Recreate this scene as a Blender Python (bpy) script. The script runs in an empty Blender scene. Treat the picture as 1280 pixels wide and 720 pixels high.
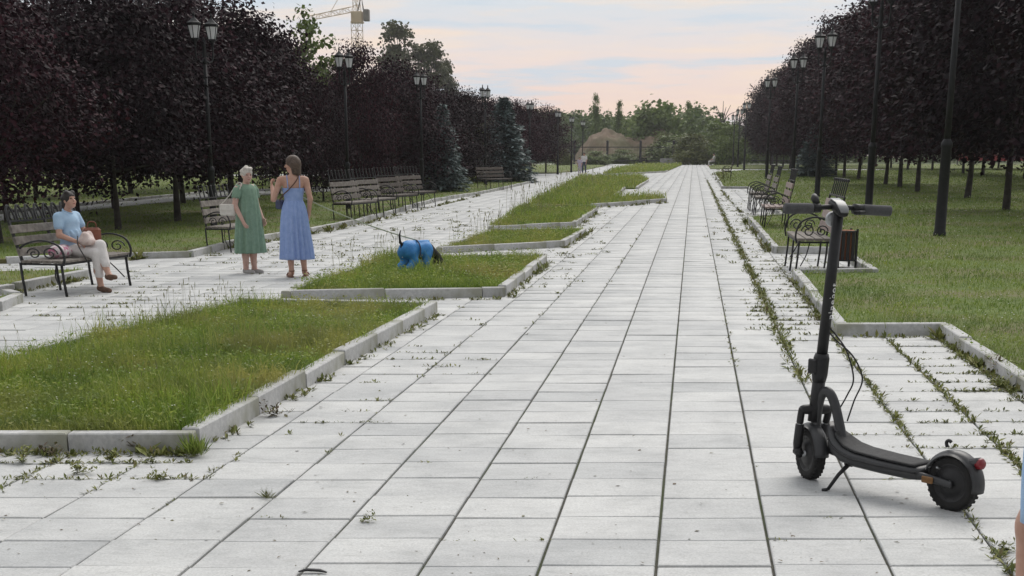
import bpy, bmesh, math, random
import numpy as np
from mathutils import Vector, Matrix, Euler
from mathutils.geometry import tessellate_polygon

SC = bpy.context.scene
COL = SC.collection
R = math.radians
random.seed(7)
RNG = np.random.default_rng(7)

# ------------------------------------------------------------------ camera
# the photograph is the upper part of a taller frame: long-ish lens, pitched down, lens shift
F, HY, VX, H = 1800.0, 190.0, 867.0, 1.5
PITCH = 0.5 * math.asin(2 * F / 6700.0)
CP, SP = math.cos(PITCH), math.sin(PITCH)
CY = HY + F * math.tan(PITCH)
cam_d = bpy.data.cameras.new('camera')
cam_d.sensor_width = 36.0
cam_d.lens = F / 1280 * 36
cam_d.shift_y = (CY - 360) / 1280
cam_d.clip_start, cam_d.clip_end = 0.05, 6000
cam = bpy.data.objects.new('camera', cam_d)
COL.objects.link(cam)
cam.location = (0, 0, H)
cam.rotation_euler = (R(90) - PITCH, 0, 0)
SC.camera = cam

# ------------------------------------------------------------------ light
SUN_EL, SUN_AZ = 48, 20          # azimuth clockwise from +Y
sd = bpy.data.lights.new('sun', 'SUN')
sd.energy, sd.angle, sd.color = 1.5, R(36), (1.0, 0.96, 0.91)
sun = bpy.data.objects.new('sun', sd)
COL.objects.link(sun)
v = Vector((math.sin(R(SUN_AZ)) * math.cos(R(SUN_EL)), math.cos(R(SUN_AZ)) * math.cos(R(SUN_EL)), math.sin(R(SUN_EL))))
sun.rotation_euler = v.to_track_quat('Z', 'Y').to_euler()

world = bpy.data.worlds.new('World')
SC.world = world
world.use_nodes = True
nt = world.node_tree
nt.nodes.clear()
def N(t, typ, **kw):
    n = t.nodes.new(typ)
    for k, val in kw.items():
        if k.startswith('i_'):
            n.inputs[k[2:].replace('_', ' ')].default_value = val
        else:
            setattr(n, k, val)
    return n
def ramp(t, stops, interp='LINEAR'):
    n = t.nodes.new('ShaderNodeValToRGB')
    cr = n.color_ramp
    cr.interpolation = interp
    while len(cr.elements) < len(stops):
        cr.elements.new(0.5)
    for e, (p, c) in zip(cr.elements, stops):
        e.position = p
        e.color = (*c, 1) if len(c) == 3 else c
    return n
def mixc(t, a, b, fac, mode='MIX'):
    n = t.nodes.new('ShaderNodeMix')
    n.data_type = 'RGBA'
    n.blend_type = mode
    for sock, val in ((0, fac), (6, a), (7, b)):
        if hasattr(val, 'is_output'):
            t.links.new(val, n.inputs[sock])
        elif sock == 0:
            n.inputs[0].default_value = val
        else:
            n.inputs[sock].default_value = (*val, 1)
    return n.outputs[2]
sky = N(nt, 'ShaderNodeTexSky', sky_type='NISHITA', sun_disc=False, sun_elevation=R(SUN_EL), sun_rotation=R(SUN_AZ),
        air_density=1.2, dust_density=3.0)
tc = N(nt, 'ShaderNodeTexCoord')
sep = N(nt, 'ShaderNodeSeparateXYZ')
nt.links.new(tc.outputs['Generated'], sep.inputs[0])
# overcast evening cloud deck: pink at the horizon, pale blue-grey above
mr = N(nt, 'ShaderNodeMapRange')
mr.inputs['From Min'].default_value, mr.inputs['From Max'].default_value = -0.02, 0.5
nt.links.new(sep.outputs['Z'], mr.inputs['Value'])
grad = ramp(nt, [(0.0, (0.80, 0.61, 0.54)), (0.09, (0.80, 0.625, 0.555)), (0.15, (0.76, 0.655, 0.625)), (0.215, (0.62, 0.665, 0.715)),
                 (0.5, (0.80, 0.84, 0.89)), (1.0, (0.93, 0.95, 0.98))])
nt.links.new(mr.outputs[0], grad.inputs[0])
mp = N(nt, 'ShaderNodeMapping')
mp.inputs['Scale'].default_value = (4.0, 1.0, 42.0)
nt.links.new(tc.outputs['Generated'], mp.inputs['Vector'])
nz = N(nt, 'ShaderNodeTexNoise', i_Scale=2.3, i_Detail=6.0, i_Roughness=0.55)
nt.links.new(mp.outputs[0], nz.inputs['Vector'])
cl1 = ramp(nt, [(0.50, (0, 0, 0)), (0.68, (1, 1, 1))])
nt.links.new(nz.outputs[0], cl1.inputs[0])
cl2 = ramp(nt, [(0.34, (1, 1, 1)), (0.47, (0, 0, 0))])
nt.links.new(nz.outputs[0], cl2.inputs[0])
m1 = N(nt, 'ShaderNodeMath', operation='MULTIPLY'); m1.inputs[1].default_value = 0.75
m2 = N(nt, 'ShaderNodeMath', operation='MULTIPLY'); m2.inputs[1].default_value = 0.85
nt.links.new(cl1.outputs[0], m1.inputs[0]); nt.links.new(cl2.outputs[0], m2.inputs[0])
c1 = mixc(nt, grad.outputs[0], (0.86, 0.69, 0.55), m1.outputs[0])
c2 = mixc(nt, c1, (0.53, 0.62, 0.71), m2.outputs[0])
sc10 = mixc(nt, c2, (10, 10, 10), 1.0, 'MULTIPLY')
# the evening glow lies ahead of the camera; the sky behind it is dimmer
gl = N(nt, 'ShaderNodeMapRange', interpolation_type='SMOOTHSTEP')
for k_, v_ in (('From Min', -0.9), ('From Max', 0.75), ('To Min', 0.52), ('To Max', 1.0)): gl.inputs[k_].default_value = v_
nt.links.new(sep.outputs['Y'], gl.inputs['Value'])
cg = N(nt, 'ShaderNodeCombineColor')
for i_ in range(3): nt.links.new(gl.outputs[0], cg.inputs[i_])
sc10 = mixc(nt, sc10, cg.outputs[0], 1.0, 'MULTIPLY')
fin = mixc(nt, sky.outputs[0], sc10, 0.94)
bg = N(nt, 'ShaderNodeBackground')
bg.inputs['Strength'].default_value = 0.1
nt.links.new(fin, bg.inputs['Color'])
wo = N(nt, 'ShaderNodeOutputWorld')
nt.links.new(bg.outputs[0], wo.inputs[0])

SC.view_settings.view_transform = 'Standard'
SC.view_settings.look = 'None'
SC.view_settings.gamma = 1.0
SC.view_settings.use_curve_mapping = False
SC.view_settings.exposure = 0.22

# ------------------------------------------------------------------ measuring helpers
def ray(x, y):
    u, w = (x - 640) / F, (CY - y) / F
    return (u, CP + w * SP, w * CP - SP)
def G(x, y, z=0.0):
    r = ray(x, y); t = (z - H) / r[2]
    return Vector((r[0] * t, r[1] * t, z))
def hgt(x, yb, yt):
    g = G(x, yb); r = ray(x, yt)
    return H + g.y / r[1] * r[2]
SKEW = 0.1211                      # dX/dY of the long paving joints
PATH_ANG = math.atan(SKEW)

# ------------------------------------------------------------------ materials
def material(name, base, rough=0.7, metal=0.0, spec=0.5):
    m = bpy.data.materials.new(name)
    m.use_nodes = True
    t = m.node_tree
    b = t.nodes['Principled BSDF']
    b.inputs['Base Color'].default_value = (*base, 1)
    b.inputs['Roughness'].default_value = rough
    b.inputs['Metallic'].default_value = metal
    b.inputs['Specular IOR Level'].default_value = spec
    return m, t, b
def noise_mat(name, c1, c2, scale=8, rough=0.7, detail=5, bump=0.0, spec=0.4, metal=0.0, c3=None, island=0.0, s2=0.7, bumpscale=None, coord='Object'):
    m, t, b = material(name, c1, rough, metal, spec)
    co = N(t, 'ShaderNodeTexCoord')
    nz = N(t, 'ShaderNodeTexNoise', i_Scale=scale, i_Detail=float(detail), i_Roughness=0.6)
    t.links.new(co.outputs[coord], nz.inputs['Vector'])
    rp = ramp(t, [(0.35, c1), (0.65, c2)])
    t.links.new(nz.outputs[0], rp.inputs[0])
    out = rp.outputs[0]
    if c3:
        n2 = N(t, 'ShaderNodeTexNoise', i_Scale=s2, i_Detail=3.0)
        t.links.new(co.outputs[coord], n2.inputs['Vector'])
        r2 = ramp(t, [(0.45, (0, 0, 0)), (0.62, (1, 1, 1))])
        t.links.new(n2.outputs[0], r2.inputs[0])
        out = mixc(t, out, c3, r2.outputs[0])
    if island:
        gi = N(t, 'ShaderNodeNewGeometry'); oi = N(t, 'ShaderNodeObjectInfo')
        ad = N(t, 'ShaderNodeMath', operation='ADD'); fr = N(t, 'ShaderNodeMath', operation='FRACT')
        t.links.new(gi.outputs['Random Per Island'], ad.inputs[0]); t.links.new(oi.outputs['Random'], ad.inputs[1])
        t.links.new(ad.outputs[0], fr.inputs[0])
        mr = N(t, 'ShaderNodeMapRange')
        mr.inputs['To Min'].default_value, mr.inputs['To Max'].default_value = 1 - island, 1 + island
        t.links.new(fr.outputs[0], mr.inputs['Value'])
        hs = N(t, 'ShaderNodeHueSaturation')
        t.links.new(mr.outputs[0], hs.inputs['Value']); t.links.new(out, hs.inputs['Color'])
        out = hs.outputs[0]
    t.links.new(out, b.inputs['Base Color'])
    if bump:
        bz = N(t, 'ShaderNodeTexNoise', i_Scale=bumpscale or scale * 4, i_Detail=4.0)
        t.links.new(co.outputs[coord], bz.inputs['Vector'])
        bp = N(t, 'ShaderNodeBump', i_Strength=bump, i_Distance=0.01)
        t.links.new(bz.outputs[0], bp.inputs['Height'])
        t.links.new(bp.outputs[0], b.inputs['Normal'])
    return m
def leaf_mat(name, cols, rough=0.5, spec=0.5, patch=None, pscale=0.25, trans=0.0, vary=0.0):
    """cols: list of colours spread over the leaves at random; patch: a second tone in broad drifts"""
    m, t, b = material(name, cols[0], rough, 0, spec)
    gi = N(t, 'ShaderNodeNewGeometry')
    rp = ramp(t, [(i / max(1, len(cols) - 1), c) for i, c in enumerate(cols)])
    t.links.new(gi.outputs['Random Per Island'], rp.inputs[0])
    out = rp.outputs[0]
    if patch:
        co = N(t, 'ShaderNodeTexCoord')
        nz = N(t, 'ShaderNodeTexNoise', i_Scale=pscale, i_Detail=4.0)
        t.links.new(co.outputs['Object'], nz.inputs['Vector'])
        r2 = ramp(t, [(0.45, (0, 0, 0)), (0.63, (0.8, 0.8, 0.8))])
        t.links.new(nz.outputs[0], r2.inputs[0])
        out = mixc(t, out, patch, r2.outputs[0])
        n3 = N(t, 'ShaderNodeTexNoise', i_Scale=pscale * 2.7, i_Detail=3.0)
        t.links.new(co.outputs['Object'], n3.inputs['Vector'])
        r3 = ramp(t, [(0.36, (0.62, 0.68, 0.66)), (0.52, (1, 1, 1)), (0.70, (1.18, 1.10, 0.95))])
        t.links.new(n3.outputs[0], r3.inputs[0])
        out = mixc(t, out, r3.outputs[0], 1.0, 'MULTIPLY')
    if vary:
        oi = N(t, 'ShaderNodeObjectInfo')
        rv = ramp(t, [(0.0, (1 - vary, 1 - vary, 1 - vary)), (0.5, (1.0, 1.0, 0.97)), (1.0, (1 + vary * 1.3, 1 + vary, 1 + vary * .7))])
        t.links.new(oi.outputs['Random'], rv.inputs[0])
        out = mixc(t, out, rv.outputs[0], 1.0, 'MULTIPLY')
    t.links.new(out, b.inputs['Base Color'])
    if trans:
        tr = N(t, 'ShaderNodeBsdfTranslucent')
        t.links.new(out, tr.inputs['Color'])
        mx = N(t, 'ShaderNodeMixShader'); mx.inputs[0].default_value = trans
        t.links.new(b.outputs[0], mx.inputs[1]); t.links.new(tr.outputs[0], mx.inputs[2])
        t.links.new(mx.outputs[0], t.nodes['Material Output'].inputs[0])
    return m
M = {}
# granite slabs: fine speckle, broad tonal drift, dust stains, per-slab tone
def slab_material():
    m, t, b = material('granite_slab', (0.5, 0.5, 0.49), 0.62, 0, 0.35)
    co = N(t, 'ShaderNodeNewGeometry')
    P = co.outputs['Position']
    n1 = N(t, 'ShaderNodeTexNoise', i_Scale=90.0, i_Detail=3.0, i_Roughness=0.7)
    n2 = N(t, 'ShaderNodeTexNoise', i_Scale=2.2, i_Detail=6.0, i_Roughness=0.65)
    n3 = N(t, 'ShaderNodeTexNoise', i_Scale=9.0, i_Detail=5.0, i_Roughness=0.7)
    mp = N(t, 'ShaderNodeMapping'); mp.inputs['Scale'].default_value = (1.0, 2.5, 1.0)
    t.links.new(P, mp.inputs['Vector'])
    t.links.new(P, n1.inputs['Vector']); t.links.new(P, n2.inputs['Vector']); t.links.new(mp.outputs[0], n3.inputs['Vector'])
    r1 = ramp(t, [(0.3, (0.43, 0.44, 0.435)), (0.5, (0.535, 0.54, 0.535)), (0.72, (0.61, 0.615, 0.61))])
    t.links.new(n1.outputs[0], r1.inputs[0])
    r2 = ramp(t, [(0.36, (0.82, 0.825, 0.825)), (0.5, (0.965, 0.965, 0.96)), (0.64, (1.05, 1.05, 1.04))])
    t.links.new(n2.outputs[0], r2.inputs[0])
    r3 = ramp(t, [(0.30, (0.86, 0.86, 0.85)), (0.5, (1.0, 1.0, 1.0)), (0.75, (1.04, 1.04, 1.04))])
    t.links.new(n3.outputs[0], r3.inputs[0])
    o = mixc(t, r1.outputs[0], r2.outputs[0], 1.0, 'MULTIPLY')
    o = mixc(t, o, r3.outputs[0], 1.0, 'MULTIPLY')
    gi = N(t, 'ShaderNodeObjectInfo')
    ad = N(t, 'ShaderNodeMath', operation='ADD'); fr = N(t, 'ShaderNodeMath', operation='FRACT')
    t.links.new(co.outputs['Random Per Island'], ad.inputs[0]); t.links.new(gi.outputs['Random'], ad.inputs[1])
    t.links.new(ad.outputs[0], fr.inputs[0])
    rt = ramp(t, [(0.0, (0.80, 0.81, 0.82)), (0.06, (0.88, 0.885, 0.89)), (0.35, (0.955, 0.955, 0.955)), (0.7, (1.0, 1.0, 0.995)), (1.0, (1.07, 1.065, 1.055))])
    t.links.new(fr.outputs[0], rt.inputs[0])
    o = mixc(t, o, rt.outputs[0], 1.0, 'MULTIPLY')
    t.links.new(o, b.inputs['Base Color'])
    bp = N(t, 'ShaderNodeBump', i_Strength=0.25, i_Distance=0.004)
    t.links.new(n1.outputs[0], bp.inputs['Height']); t.links.new(bp.outputs[0], b.inputs['Normal'])
    return m
M['slab'] = slab_material()
M['mortar'] = noise_mat('joint_dirt', (0.055, 0.055, 0.045), (0.11, 0.105, 0.085), 14, 0.95, bump=0.5, c3=(0.06, 0.075, 0.03), s2=0.9)
M['kerb'] = noise_mat('kerb_granite', (0.40, 0.40, 0.40), (0.52, 0.52, 0.51), 30, 0.75, bump=0.2, c3=(0.30, 0.30, 0.25), s2=3.0, island=0.10)
M['soil'] = noise_mat('lawn_soil', (0.09, 0.13, 0.025), (0.13, 0.175, 0.038), 5, 0.95, bump=0.6, c3=(0.15, 0.14, 0.06), s2=0.6)
M['ground'] = noise_mat('far_ground', (0.05, 0.075, 0.022), (0.075, 0.10, 0.03), 0.4, 0.95, c3=(0.09, 0.10, 0.04), s2=0.05)
M['grass'] = leaf_mat('grass_blades', [(0.12, 0.19, 0.024), (0.185, 0.28, 0.04), (0.26, 0.35, 0.065), (0.37, 0.41, 0.11)], 0.55, 0.35, patch=(0.36, 0.335, 0.11), pscale=0.9, trans=0.45)
M['lawn'] = leaf_mat('lawn_blades', [(0.10, 0.17, 0.02), (0.15, 0.235, 0.033), (0.21, 0.29, 0.05), (0.30, 0.345, 0.085)], 0.55, 0.35, patch=(0.21, 0.26, 0.07), pscale=0.35, trans=0.45)
M['seed'] = leaf_mat('seed_stalks', [(0.16, 0.17, 0.07), (0.24, 0.23, 0.11), (0.32, 0.29, 0.17)], 0.7, 0.2)
M['weed'] = leaf_mat('weed_leaves', [(0.09, 0.11, 0.028), (0.15, 0.175, 0.04), (0.24, 0.25, 0.07), (0.15, 0.12, 0.055)], 0.6, 0.3)
M['weedred'] = leaf_mat('weed_leaves_reddish', [(0.09, 0.08, 0.04), (0.12, 0.085, 0.055), (0.14, 0.14, 0.055)], 0.6, 0.3)
M['flower'] = leaf_mat('small_white_flowers', [(0.55, 0.55, 0.45), (0.7, 0.7, 0.62)], 0.7, 0.2)
M['maple'] = leaf_mat('purple_maple_leaves', [(0.0080, 0.0030, 0.0056), (0.0135, 0.0046, 0.0088), (0.022, 0.0066, 0.0125), (0.042, 0.0115, 0.0185)], 0.65, 0.14, trans=0.12, vary=0.45)
M['green'] = leaf_mat('green_leaves', [(0.075, 0.115, 0.026), (0.12, 0.17, 0.038), (0.17, 0.22, 0.055)], 0.55, 0.35, trans=0.2)
M['poplar'] = leaf_mat('poplar_leaves', [(0.06, 0.075, 0.03), (0.09, 0.10, 0.045), (0.12, 0.125, 0.06)], 0.55, 0.35, trans=0.2)
M['yellowgreen'] = leaf_mat('yellow_green_leaves', [(0.07, 0.09, 0.02), (0.11, 0.13, 0.03), (0.15, 0.16, 0.045)], 0.55, 0.35, trans=0.2)
M['spruce'] = leaf_mat('blue_spruce_needles', [(0.08, 0.115, 0.11), (0.15, 0.20, 0.195), (0.25, 0.31, 0.305)], 0.6, 0.3)
M['wood'] = leaf_mat('far_wood_leaves', [(0.115, 0.165, 0.045), (0.165, 0.225, 0.065), (0.215, 0.275, 0.09)], 0.6, 0.3, patch=(0.11, 0.14, 0.09), pscale=0.06, trans=0.35)
M['bark'] = noise_mat('maple_bark', (0.03, 0.026, 0.022), (0.07, 0.062, 0.052), 6, 0.9, bump=0.6)
M['barkpale'] = noise_mat('pale_bark', (0.10, 0.09, 0.075), (0.19, 0.175, 0.15), 6, 0.9, bump=0.6)
M['iron'] = noise_mat('black_iron', (0.012, 0.012, 0.013), (0.022, 0.022, 0.023), 20, 0.5, spec=0.45, bump=0.1)
M['post'] = noise_mat('black_post_paint', (0.008, 0.009, 0.010), (0.014, 0.015, 0.016), 12, 0.55, spec=0.28)
M['plank'] = noise_mat('weathered_plank', (0.125, 0.11, 0.095), (0.245, 0.22, 0.195), 12, 0.8, bump=0.3, island=0.14)
M['plankdark'] = noise_mat('dark_weathered_plank', (0.075, 0.062, 0.054), (0.14, 0.12, 0.105), 12, 0.8, bump=0.3, island=0.14)
M['plankred'] = noise_mat('pinkish_plank', (0.26, 0.20, 0.18), (0.36, 0.29, 0.265), 12, 0.75, bump=0.3, island=0.12)
M['lampglass'], _t, _b = material('frosted_lamp_glass', (0.86, 0.87, 0.88), 0.35, 0, 0.5)
_tr = N(_t, 'ShaderNodeBsdfTranslucent'); _tr.inputs['Color'].default_value = (0.9, 0.91, 0.92, 1)
_mx = N(_t, 'ShaderNodeMixShader'); _mx.inputs[0].default_value = 0.6
_t.links.new(_b.outputs[0], _mx.inputs[1]); _t.links.new(_tr.outputs[0], _mx.inputs[2]); _t.links.new(_mx.outputs[0], _t.nodes['Material Output'].inputs[0])
M['rubber'] = noise_mat('tyre_rubber', (0.012, 0.012, 0.012), (0.024, 0.023, 0.022), 25, 0.8, spec=0.3, bump=0.2)
M['scoot'] = noise_mat('dark_grey_scooter_paint', (0.028, 0.029, 0.031), (0.036, 0.037, 0.039), 30, 0.42, spec=0.5)
M['scootblack'] = noise_mat('black_scooter_plastic', (0.011, 0.011, 0.012), (0.018, 0.018, 0.019), 30, 0.5, spec=0.4)
M['mat'] = noise_mat('deck_rubber_mat', (0.03, 0.03, 0.031), (0.05, 0.05, 0.05), 40, 0.75, spec=0.3, bump=0.3)
M['grip'] = noise_mat('grip_rubber', (0.065, 0.065, 0.068), (0.09, 0.09, 0.094), 30, 0.75, spec=0.3, bump=0.2)
M['silver'] = noise_mat('silver_metal', (0.36, 0.37, 0.38), (0.46, 0.47, 0.48), 10, 0.4, metal=0.7)
M['display'] = noise_mat('grey_display_cover', (0.17, 0.175, 0.18), (0.22, 0.225, 0.23), 10, 0.3)
M['redlens'], _, _b = material('red_lens', (0.20, 0.012, 0.018), 0.3, 0, 0.6)
M['amber'] = noise_mat('amber_reflector', (0.15, 0.07, 0.02), (0.20, 0.10, 0.03), 60, 0.3)
M['whitepaint'], _, _ = material('white_print', (0.78, 0.78, 0.78), 0.5)
M['skin'] = noise_mat('skin', (0.47, 0.27, 0.20), (0.55, 0.34, 0.26), 12, 0.55, spec=0.35)
M['skinlight'] = noise_mat('pale_skin', (0.52, 0.32, 0.26), (0.60, 0.39, 0.32), 12, 0.55, spec=0.35)
M['greendress'] = noise_mat('green_dress_cloth', (0.18, 0.28, 0.205), (0.225, 0.335, 0.25), 20, 0.85, spec=0.2, bump=0.15)
M['bluedress'] = noise_mat('blue_dress_cloth', (0.25, 0.355, 0.64), (0.315, 0.42, 0.71), 16, 0.85, spec=0.2, bump=0.15)
M['polo'] = noise_mat('light_blue_polo_cloth', (0.36, 0.52, 0.70), (0.43, 0.59, 0.76), 14, 0.85, spec=0.2, bump=0.2)
M['trouser'] = noise_mat('off_white_trousers', (0.66, 0.63, 0.61), (0.76, 0.73, 0.71), 14, 0.85, spec=0.2, bump=0.2)
M['hairbrown'] = noise_mat('brown_hair', (0.055, 0.036, 0.026), (0.125, 0.085, 0.062), 45, 0.5, bump=0.6)
M['hairdark'] = noise_mat('dark_hair', (0.014, 0.011, 0.010), (0.03, 0.024, 0.02), 45, 0.5, bump=0.6)
M['hairwhite'] = noise_mat('white_hair', (0.50, 0.47, 0.42), (0.68, 0.64, 0.58), 40, 0.6, bump=0.6)
M['shoebrown'] = noise_mat('brown_shoe_leather', (0.10, 0.055, 0.035), (0.15, 0.085, 0.055), 20, 0.6)
M['sandal'] = noise_mat('tan_sandal_leather', (0.20, 0.10, 0.065), (0.27, 0.145, 0.095), 20, 0.6)
M['shoegrey'] = noise_mat('grey_shoe_cloth', (0.33, 0.31, 0.30), (0.42, 0.40, 0.385), 20, 0.75)
M['bagwhite'] = noise_mat('cream_bag', (0.58, 0.55, 0.50), (0.68, 0.65, 0.60), 14, 0.6)
M['bagpink'] = noise_mat('pale_flowered_bag', (0.62, 0.56, 0.56), (0.70, 0.65, 0.65), 9, 0.7, c3=(0.42, 0.12, 0.22), s2=16)
M['bagbeige'] = noise_mat('beige_pink_bag', (0.55, 0.42, 0.38), (0.70, 0.60, 0.56), 10, 0.7, bump=0.3)
M['bagbrown'] = noise_mat('red_brown_bag', (0.17, 0.055, 0.03), (0.24, 0.085, 0.05), 12, 0.55)
M['strapbrown'] = noise_mat('brown_strap', (0.09, 0.045, 0.03), (0.12, 0.06, 0.04), 20, 0.6)
M['navy'] = noise_mat('dark_blue_bag', (0.03, 0.04, 0.09), (0.05, 0.06, 0.13), 14, 0.6)
M['eye'], _, _ = material('eye_dark', (0.02, 0.015, 0.012), 0.2)
M['lip'], _, _ = material('lip_red', (0.36, 0.10, 0.09), 0.5)
M['dogblack'] = noise_mat('black_dog_coat', (0.010, 0.010, 0.010), (0.025, 0.023, 0.022), 40, 0.7, bump=0.5)
M['dogsuit'] = noise_mat('bright_blue_dog_suit', (0.03, 0.19, 0.50), (0.05, 0.28, 0.66), 12, 0.55, spec=0.4, bump=0.4)
M['leash'] = noise_mat('pale_green_leash', (0.30, 0.34, 0.24), (0.36, 0.40, 0.29), 30, 0.7)
M['clay'] = noise_mat('dug_earth', (0.15, 0.11, 0.075), (0.25, 0.19, 0.135), 0.35, 0.95, bump=1.0, c3=(0.12, 0.11, 0.06), s2=0.2, bumpscale=1.2)
M['crane'] = noise_mat('ochre_crane_paint', (0.60, 0.48, 0.32), (0.68, 0.56, 0.40), 0.5, 0.6)
M['cranedark'] = noise_mat('grey_crane_cab', (0.20, 0.19, 0.17), (0.28, 0.26, 0.23), 0.5, 0.6)
M['white'] = noise_mat('white_cloth', (0.66, 0.64, 0.63), (0.75, 0.73, 0.72), 10, 0.85)
M['lilac'] = noise_mat('lilac_cloth', (0.46, 0.40, 0.50), (0.56, 0.50, 0.60), 10, 0.85)
M['darkcloth'] = noise_mat('dark_blue_cloth', (0.05, 0.06, 0.10), (0.08, 0.09, 0.14), 10, 0.85)
M['skyblue'] = noise_mat('sky_blue_cloth', (0.34, 0.52, 0.76), (0.42, 0.60, 0.82), 14, 0.85)
M['orangebag'] = noise_mat('orange_red_bin_bag', (0.30, 0.11, 0.05), (0.38, 0.15, 0.07), 14, 0.5, bump=0.6)
M['redpaint'] = noise_mat('dull_red_paint', (0.22, 0.022, 0.03), (0.28, 0.035, 0.04), 3, 0.6)
M['asphalt'] = noise_mat('grey_path', (0.26, 0.26, 0.255), (0.34, 0.34, 0.33), 3, 0.9, bump=0.2)
M['concrete'] = noise_mat('grey_concrete', (0.20, 0.20, 0.19), (0.28, 0.28, 0.27), 3, 0.9, bump=0.2)

# ------------------------------------------------------------------ object helpers
def tag(o, label=None, cat=None, group=None, kind=None):
    if label: o['label'] = label
    if cat: o['category'] = cat
    if group: o['group'] = group
    if kind: o['kind'] = kind
    return o
def empty(name, loc, rz=0.0, label=None, cat=None, group=None, scale=1.0):
    o = bpy.data.objects.new(name, None)
    o.empty_display_size = 0.1
    COL.objects.link(o)
    o.location = loc; o.rotation_euler = (0, 0, rz); o.scale = (scale,) * 3
    return tag(o, label, cat, group)
def link(name, me, mat=None, parent=None):
    o = bpy.data.objects.new(name, me)
    COL.objects.link(o)
    if mat is not None and not me.materials:
        me.materials.append(mat)
    if parent is not None:
        o.parent = parent
    return o
def kids(o):
    return [c for c in o.children]
def copy_tree(o, parent=None):
    c = o.copy(); COL.objects.link(c); c.parent = parent
    for ch in kids(o):
        copy_tree(ch, c)
    return c
def np_mesh(name, V, faces, smooth=False):
    """V (n,3) array; faces: list of (m,k) index arrays (k = 3 or 4)"""
    me = bpy.data.meshes.new(name)
    V = np.ascontiguousarray(V, dtype=np.float32)
    me.vertices.add(len(V)); me.vertices.foreach_set('co', V.ravel())
    loops = np.concatenate([f.ravel() for f in faces]).astype(np.int32)
    counts = np.concatenate([np.full(len(f), f.shape[1], dtype=np.int32) for f in faces])
    starts = np.concatenate([[0], np.cumsum(counts)[:-1]]).astype(np.int32)
    me.loops.add(len(loops)); me.loops.foreach_set('vertex_index', loops)
    me.polygons.add(len(counts)); me.polygons.foreach_set('loop_start', starts)
    if smooth:
        me.polygons.foreach_set('use_smooth', np.ones(len(counts), dtype=bool))
    me.update(calc_edges=True)
    return me
class MB:
    def __init__(s): s.v = []; s.f = []; s.sm = []
    def add(s, V, Fs, M4=None, smooth=False):
        n = len(s.v)
        for p in V:
            p = Vector(p)
            s.v.append(tuple(M4 @ p) if M4 is not None else tuple(p))
        for f in Fs:
            s.f.append([i + n for i in f]); s.sm.append(smooth)
        return s
    def box(s, c, d, M4=None, rot=None, bev=0.0):
        bm = bmesh.new()
        bmesh.ops.create_cube(bm, size=1.0)
        for q in bm.verts: q.co = Vector((q.co.x * d[0], q.co.y * d[1], q.co.z * d[2]))
        if bev:
            bmesh.ops.bevel(bm, geom=bm.edges[:], offset=bev, segments=1, affect='EDGES', profile=0.5)
        T = Matrix.Translation(c)
        if rot is not None: T = T @ Euler(rot).to_matrix().to_4x4()
        if M4 is not None: T = M4 @ T
        bm.verts.ensure_lookup_table(); bm.verts.index_update()
        s.add([q.co for q in bm.verts], [[q.index for q in f.verts] for f in bm.faces], T)
        bm.free(); return s
    def tube(s, pts, r, n=8, M4=None, cap=True, smooth=True, flat=None):
        pts = [Vector(p) for p in pts]
        k = len(pts)
        rs = list(r) if hasattr(r, '__len__') else [r] * k
        tang = []
        for i in range(k):
            a = pts[max(0, i - 1)]; b = pts[min(k - 1, i + 1)]
            t = (b - a); tang.append(t.normalized() if t.length > 1e-9 else Vector((0, 0, 1)))
        up = Vector((0, 0, 1)) if abs(tang[0].z) < 0.9 else Vector((0, 1, 0))
        nrm = (up - tang[0] * up.dot(tang[0])).normalized()
        V = []; Fs = []
        for i in range(k):
            if i:
                nrm = (nrm - tang[i] * nrm.dot(tang[i]))
                nrm = nrm.normalized() if nrm.length > 1e-6 else tang[i].orthogonal().normalized()
            bn = tang[i].cross(nrm)
            for j in range(n):
                a = 2 * math.pi * j / n + math.pi / n
                sx, sy = (1, 1) if flat is None else flat
                V.append(pts[i] + (nrm * math.cos(a) * sx + bn * math.sin(a) * sy) * rs[i])
        for i in range(k - 1):
            for j in range(n):
                Fs.append([i * n + j, i * n + (j + 1) % n, (i + 1) * n + (j + 1) % n, (i + 1) * n + j])
        if cap:
            Fs.append([j for j in reversed(range(n))]); Fs.append([(k - 1) * n + j for j in range(n)])
        return s.add(V, Fs, M4, smooth and n > 5)
    def lathe(s, prof, n=16, M4=None, smooth=True, cap=True):
        V = []; Fs = []
        for (r, z) in prof:
            for j in range(n):
                a = 2 * math.pi * j / n + math.pi / n
                V.append((r * math.cos(a), r * math.sin(a), z))
        k = len(prof)
        for i in range(k - 1):
            for j in range(n):
                Fs.append([i * n + j, i * n + (j + 1) % n, (i + 1) * n + (j + 1) % n, (i + 1) * n + j])
        if cap:
            Fs.append([j for j in reversed(range(n))]); Fs.append([(k - 1) * n + j for j in range(n)])
        return s.add(V, Fs, M4, smooth)
    def ball(s, c, r, n=8, m=6, M4=None):
        rx, ry, rz = r if hasattr(r, '__len__') else (r, r, r)
        pr = [(math.sin(math.pi * i / m), -math.cos(math.pi * i / m)) for i in range(m + 1)]
        pr[0] = (0.02, -1); pr[-1] = (0.02, 1)
        T = Matrix.Translation(c) @ Matrix.Diagonal((rx, ry, rz, 1))
        return s.lathe(pr, n, M4 @ T if M4 is not None else T)
    def mesh(s, name):
        me = bpy.data.meshes.new(name)
        me.from_pydata(s.v, [], s.f)
        me.polygons.foreach_set('use_smooth', np.array(s.sm, dtype=bool))
        me.update(); return me
    def build(s, name, mat, parent=None):
        return link(name, s.mesh(name), mat, parent)
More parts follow.
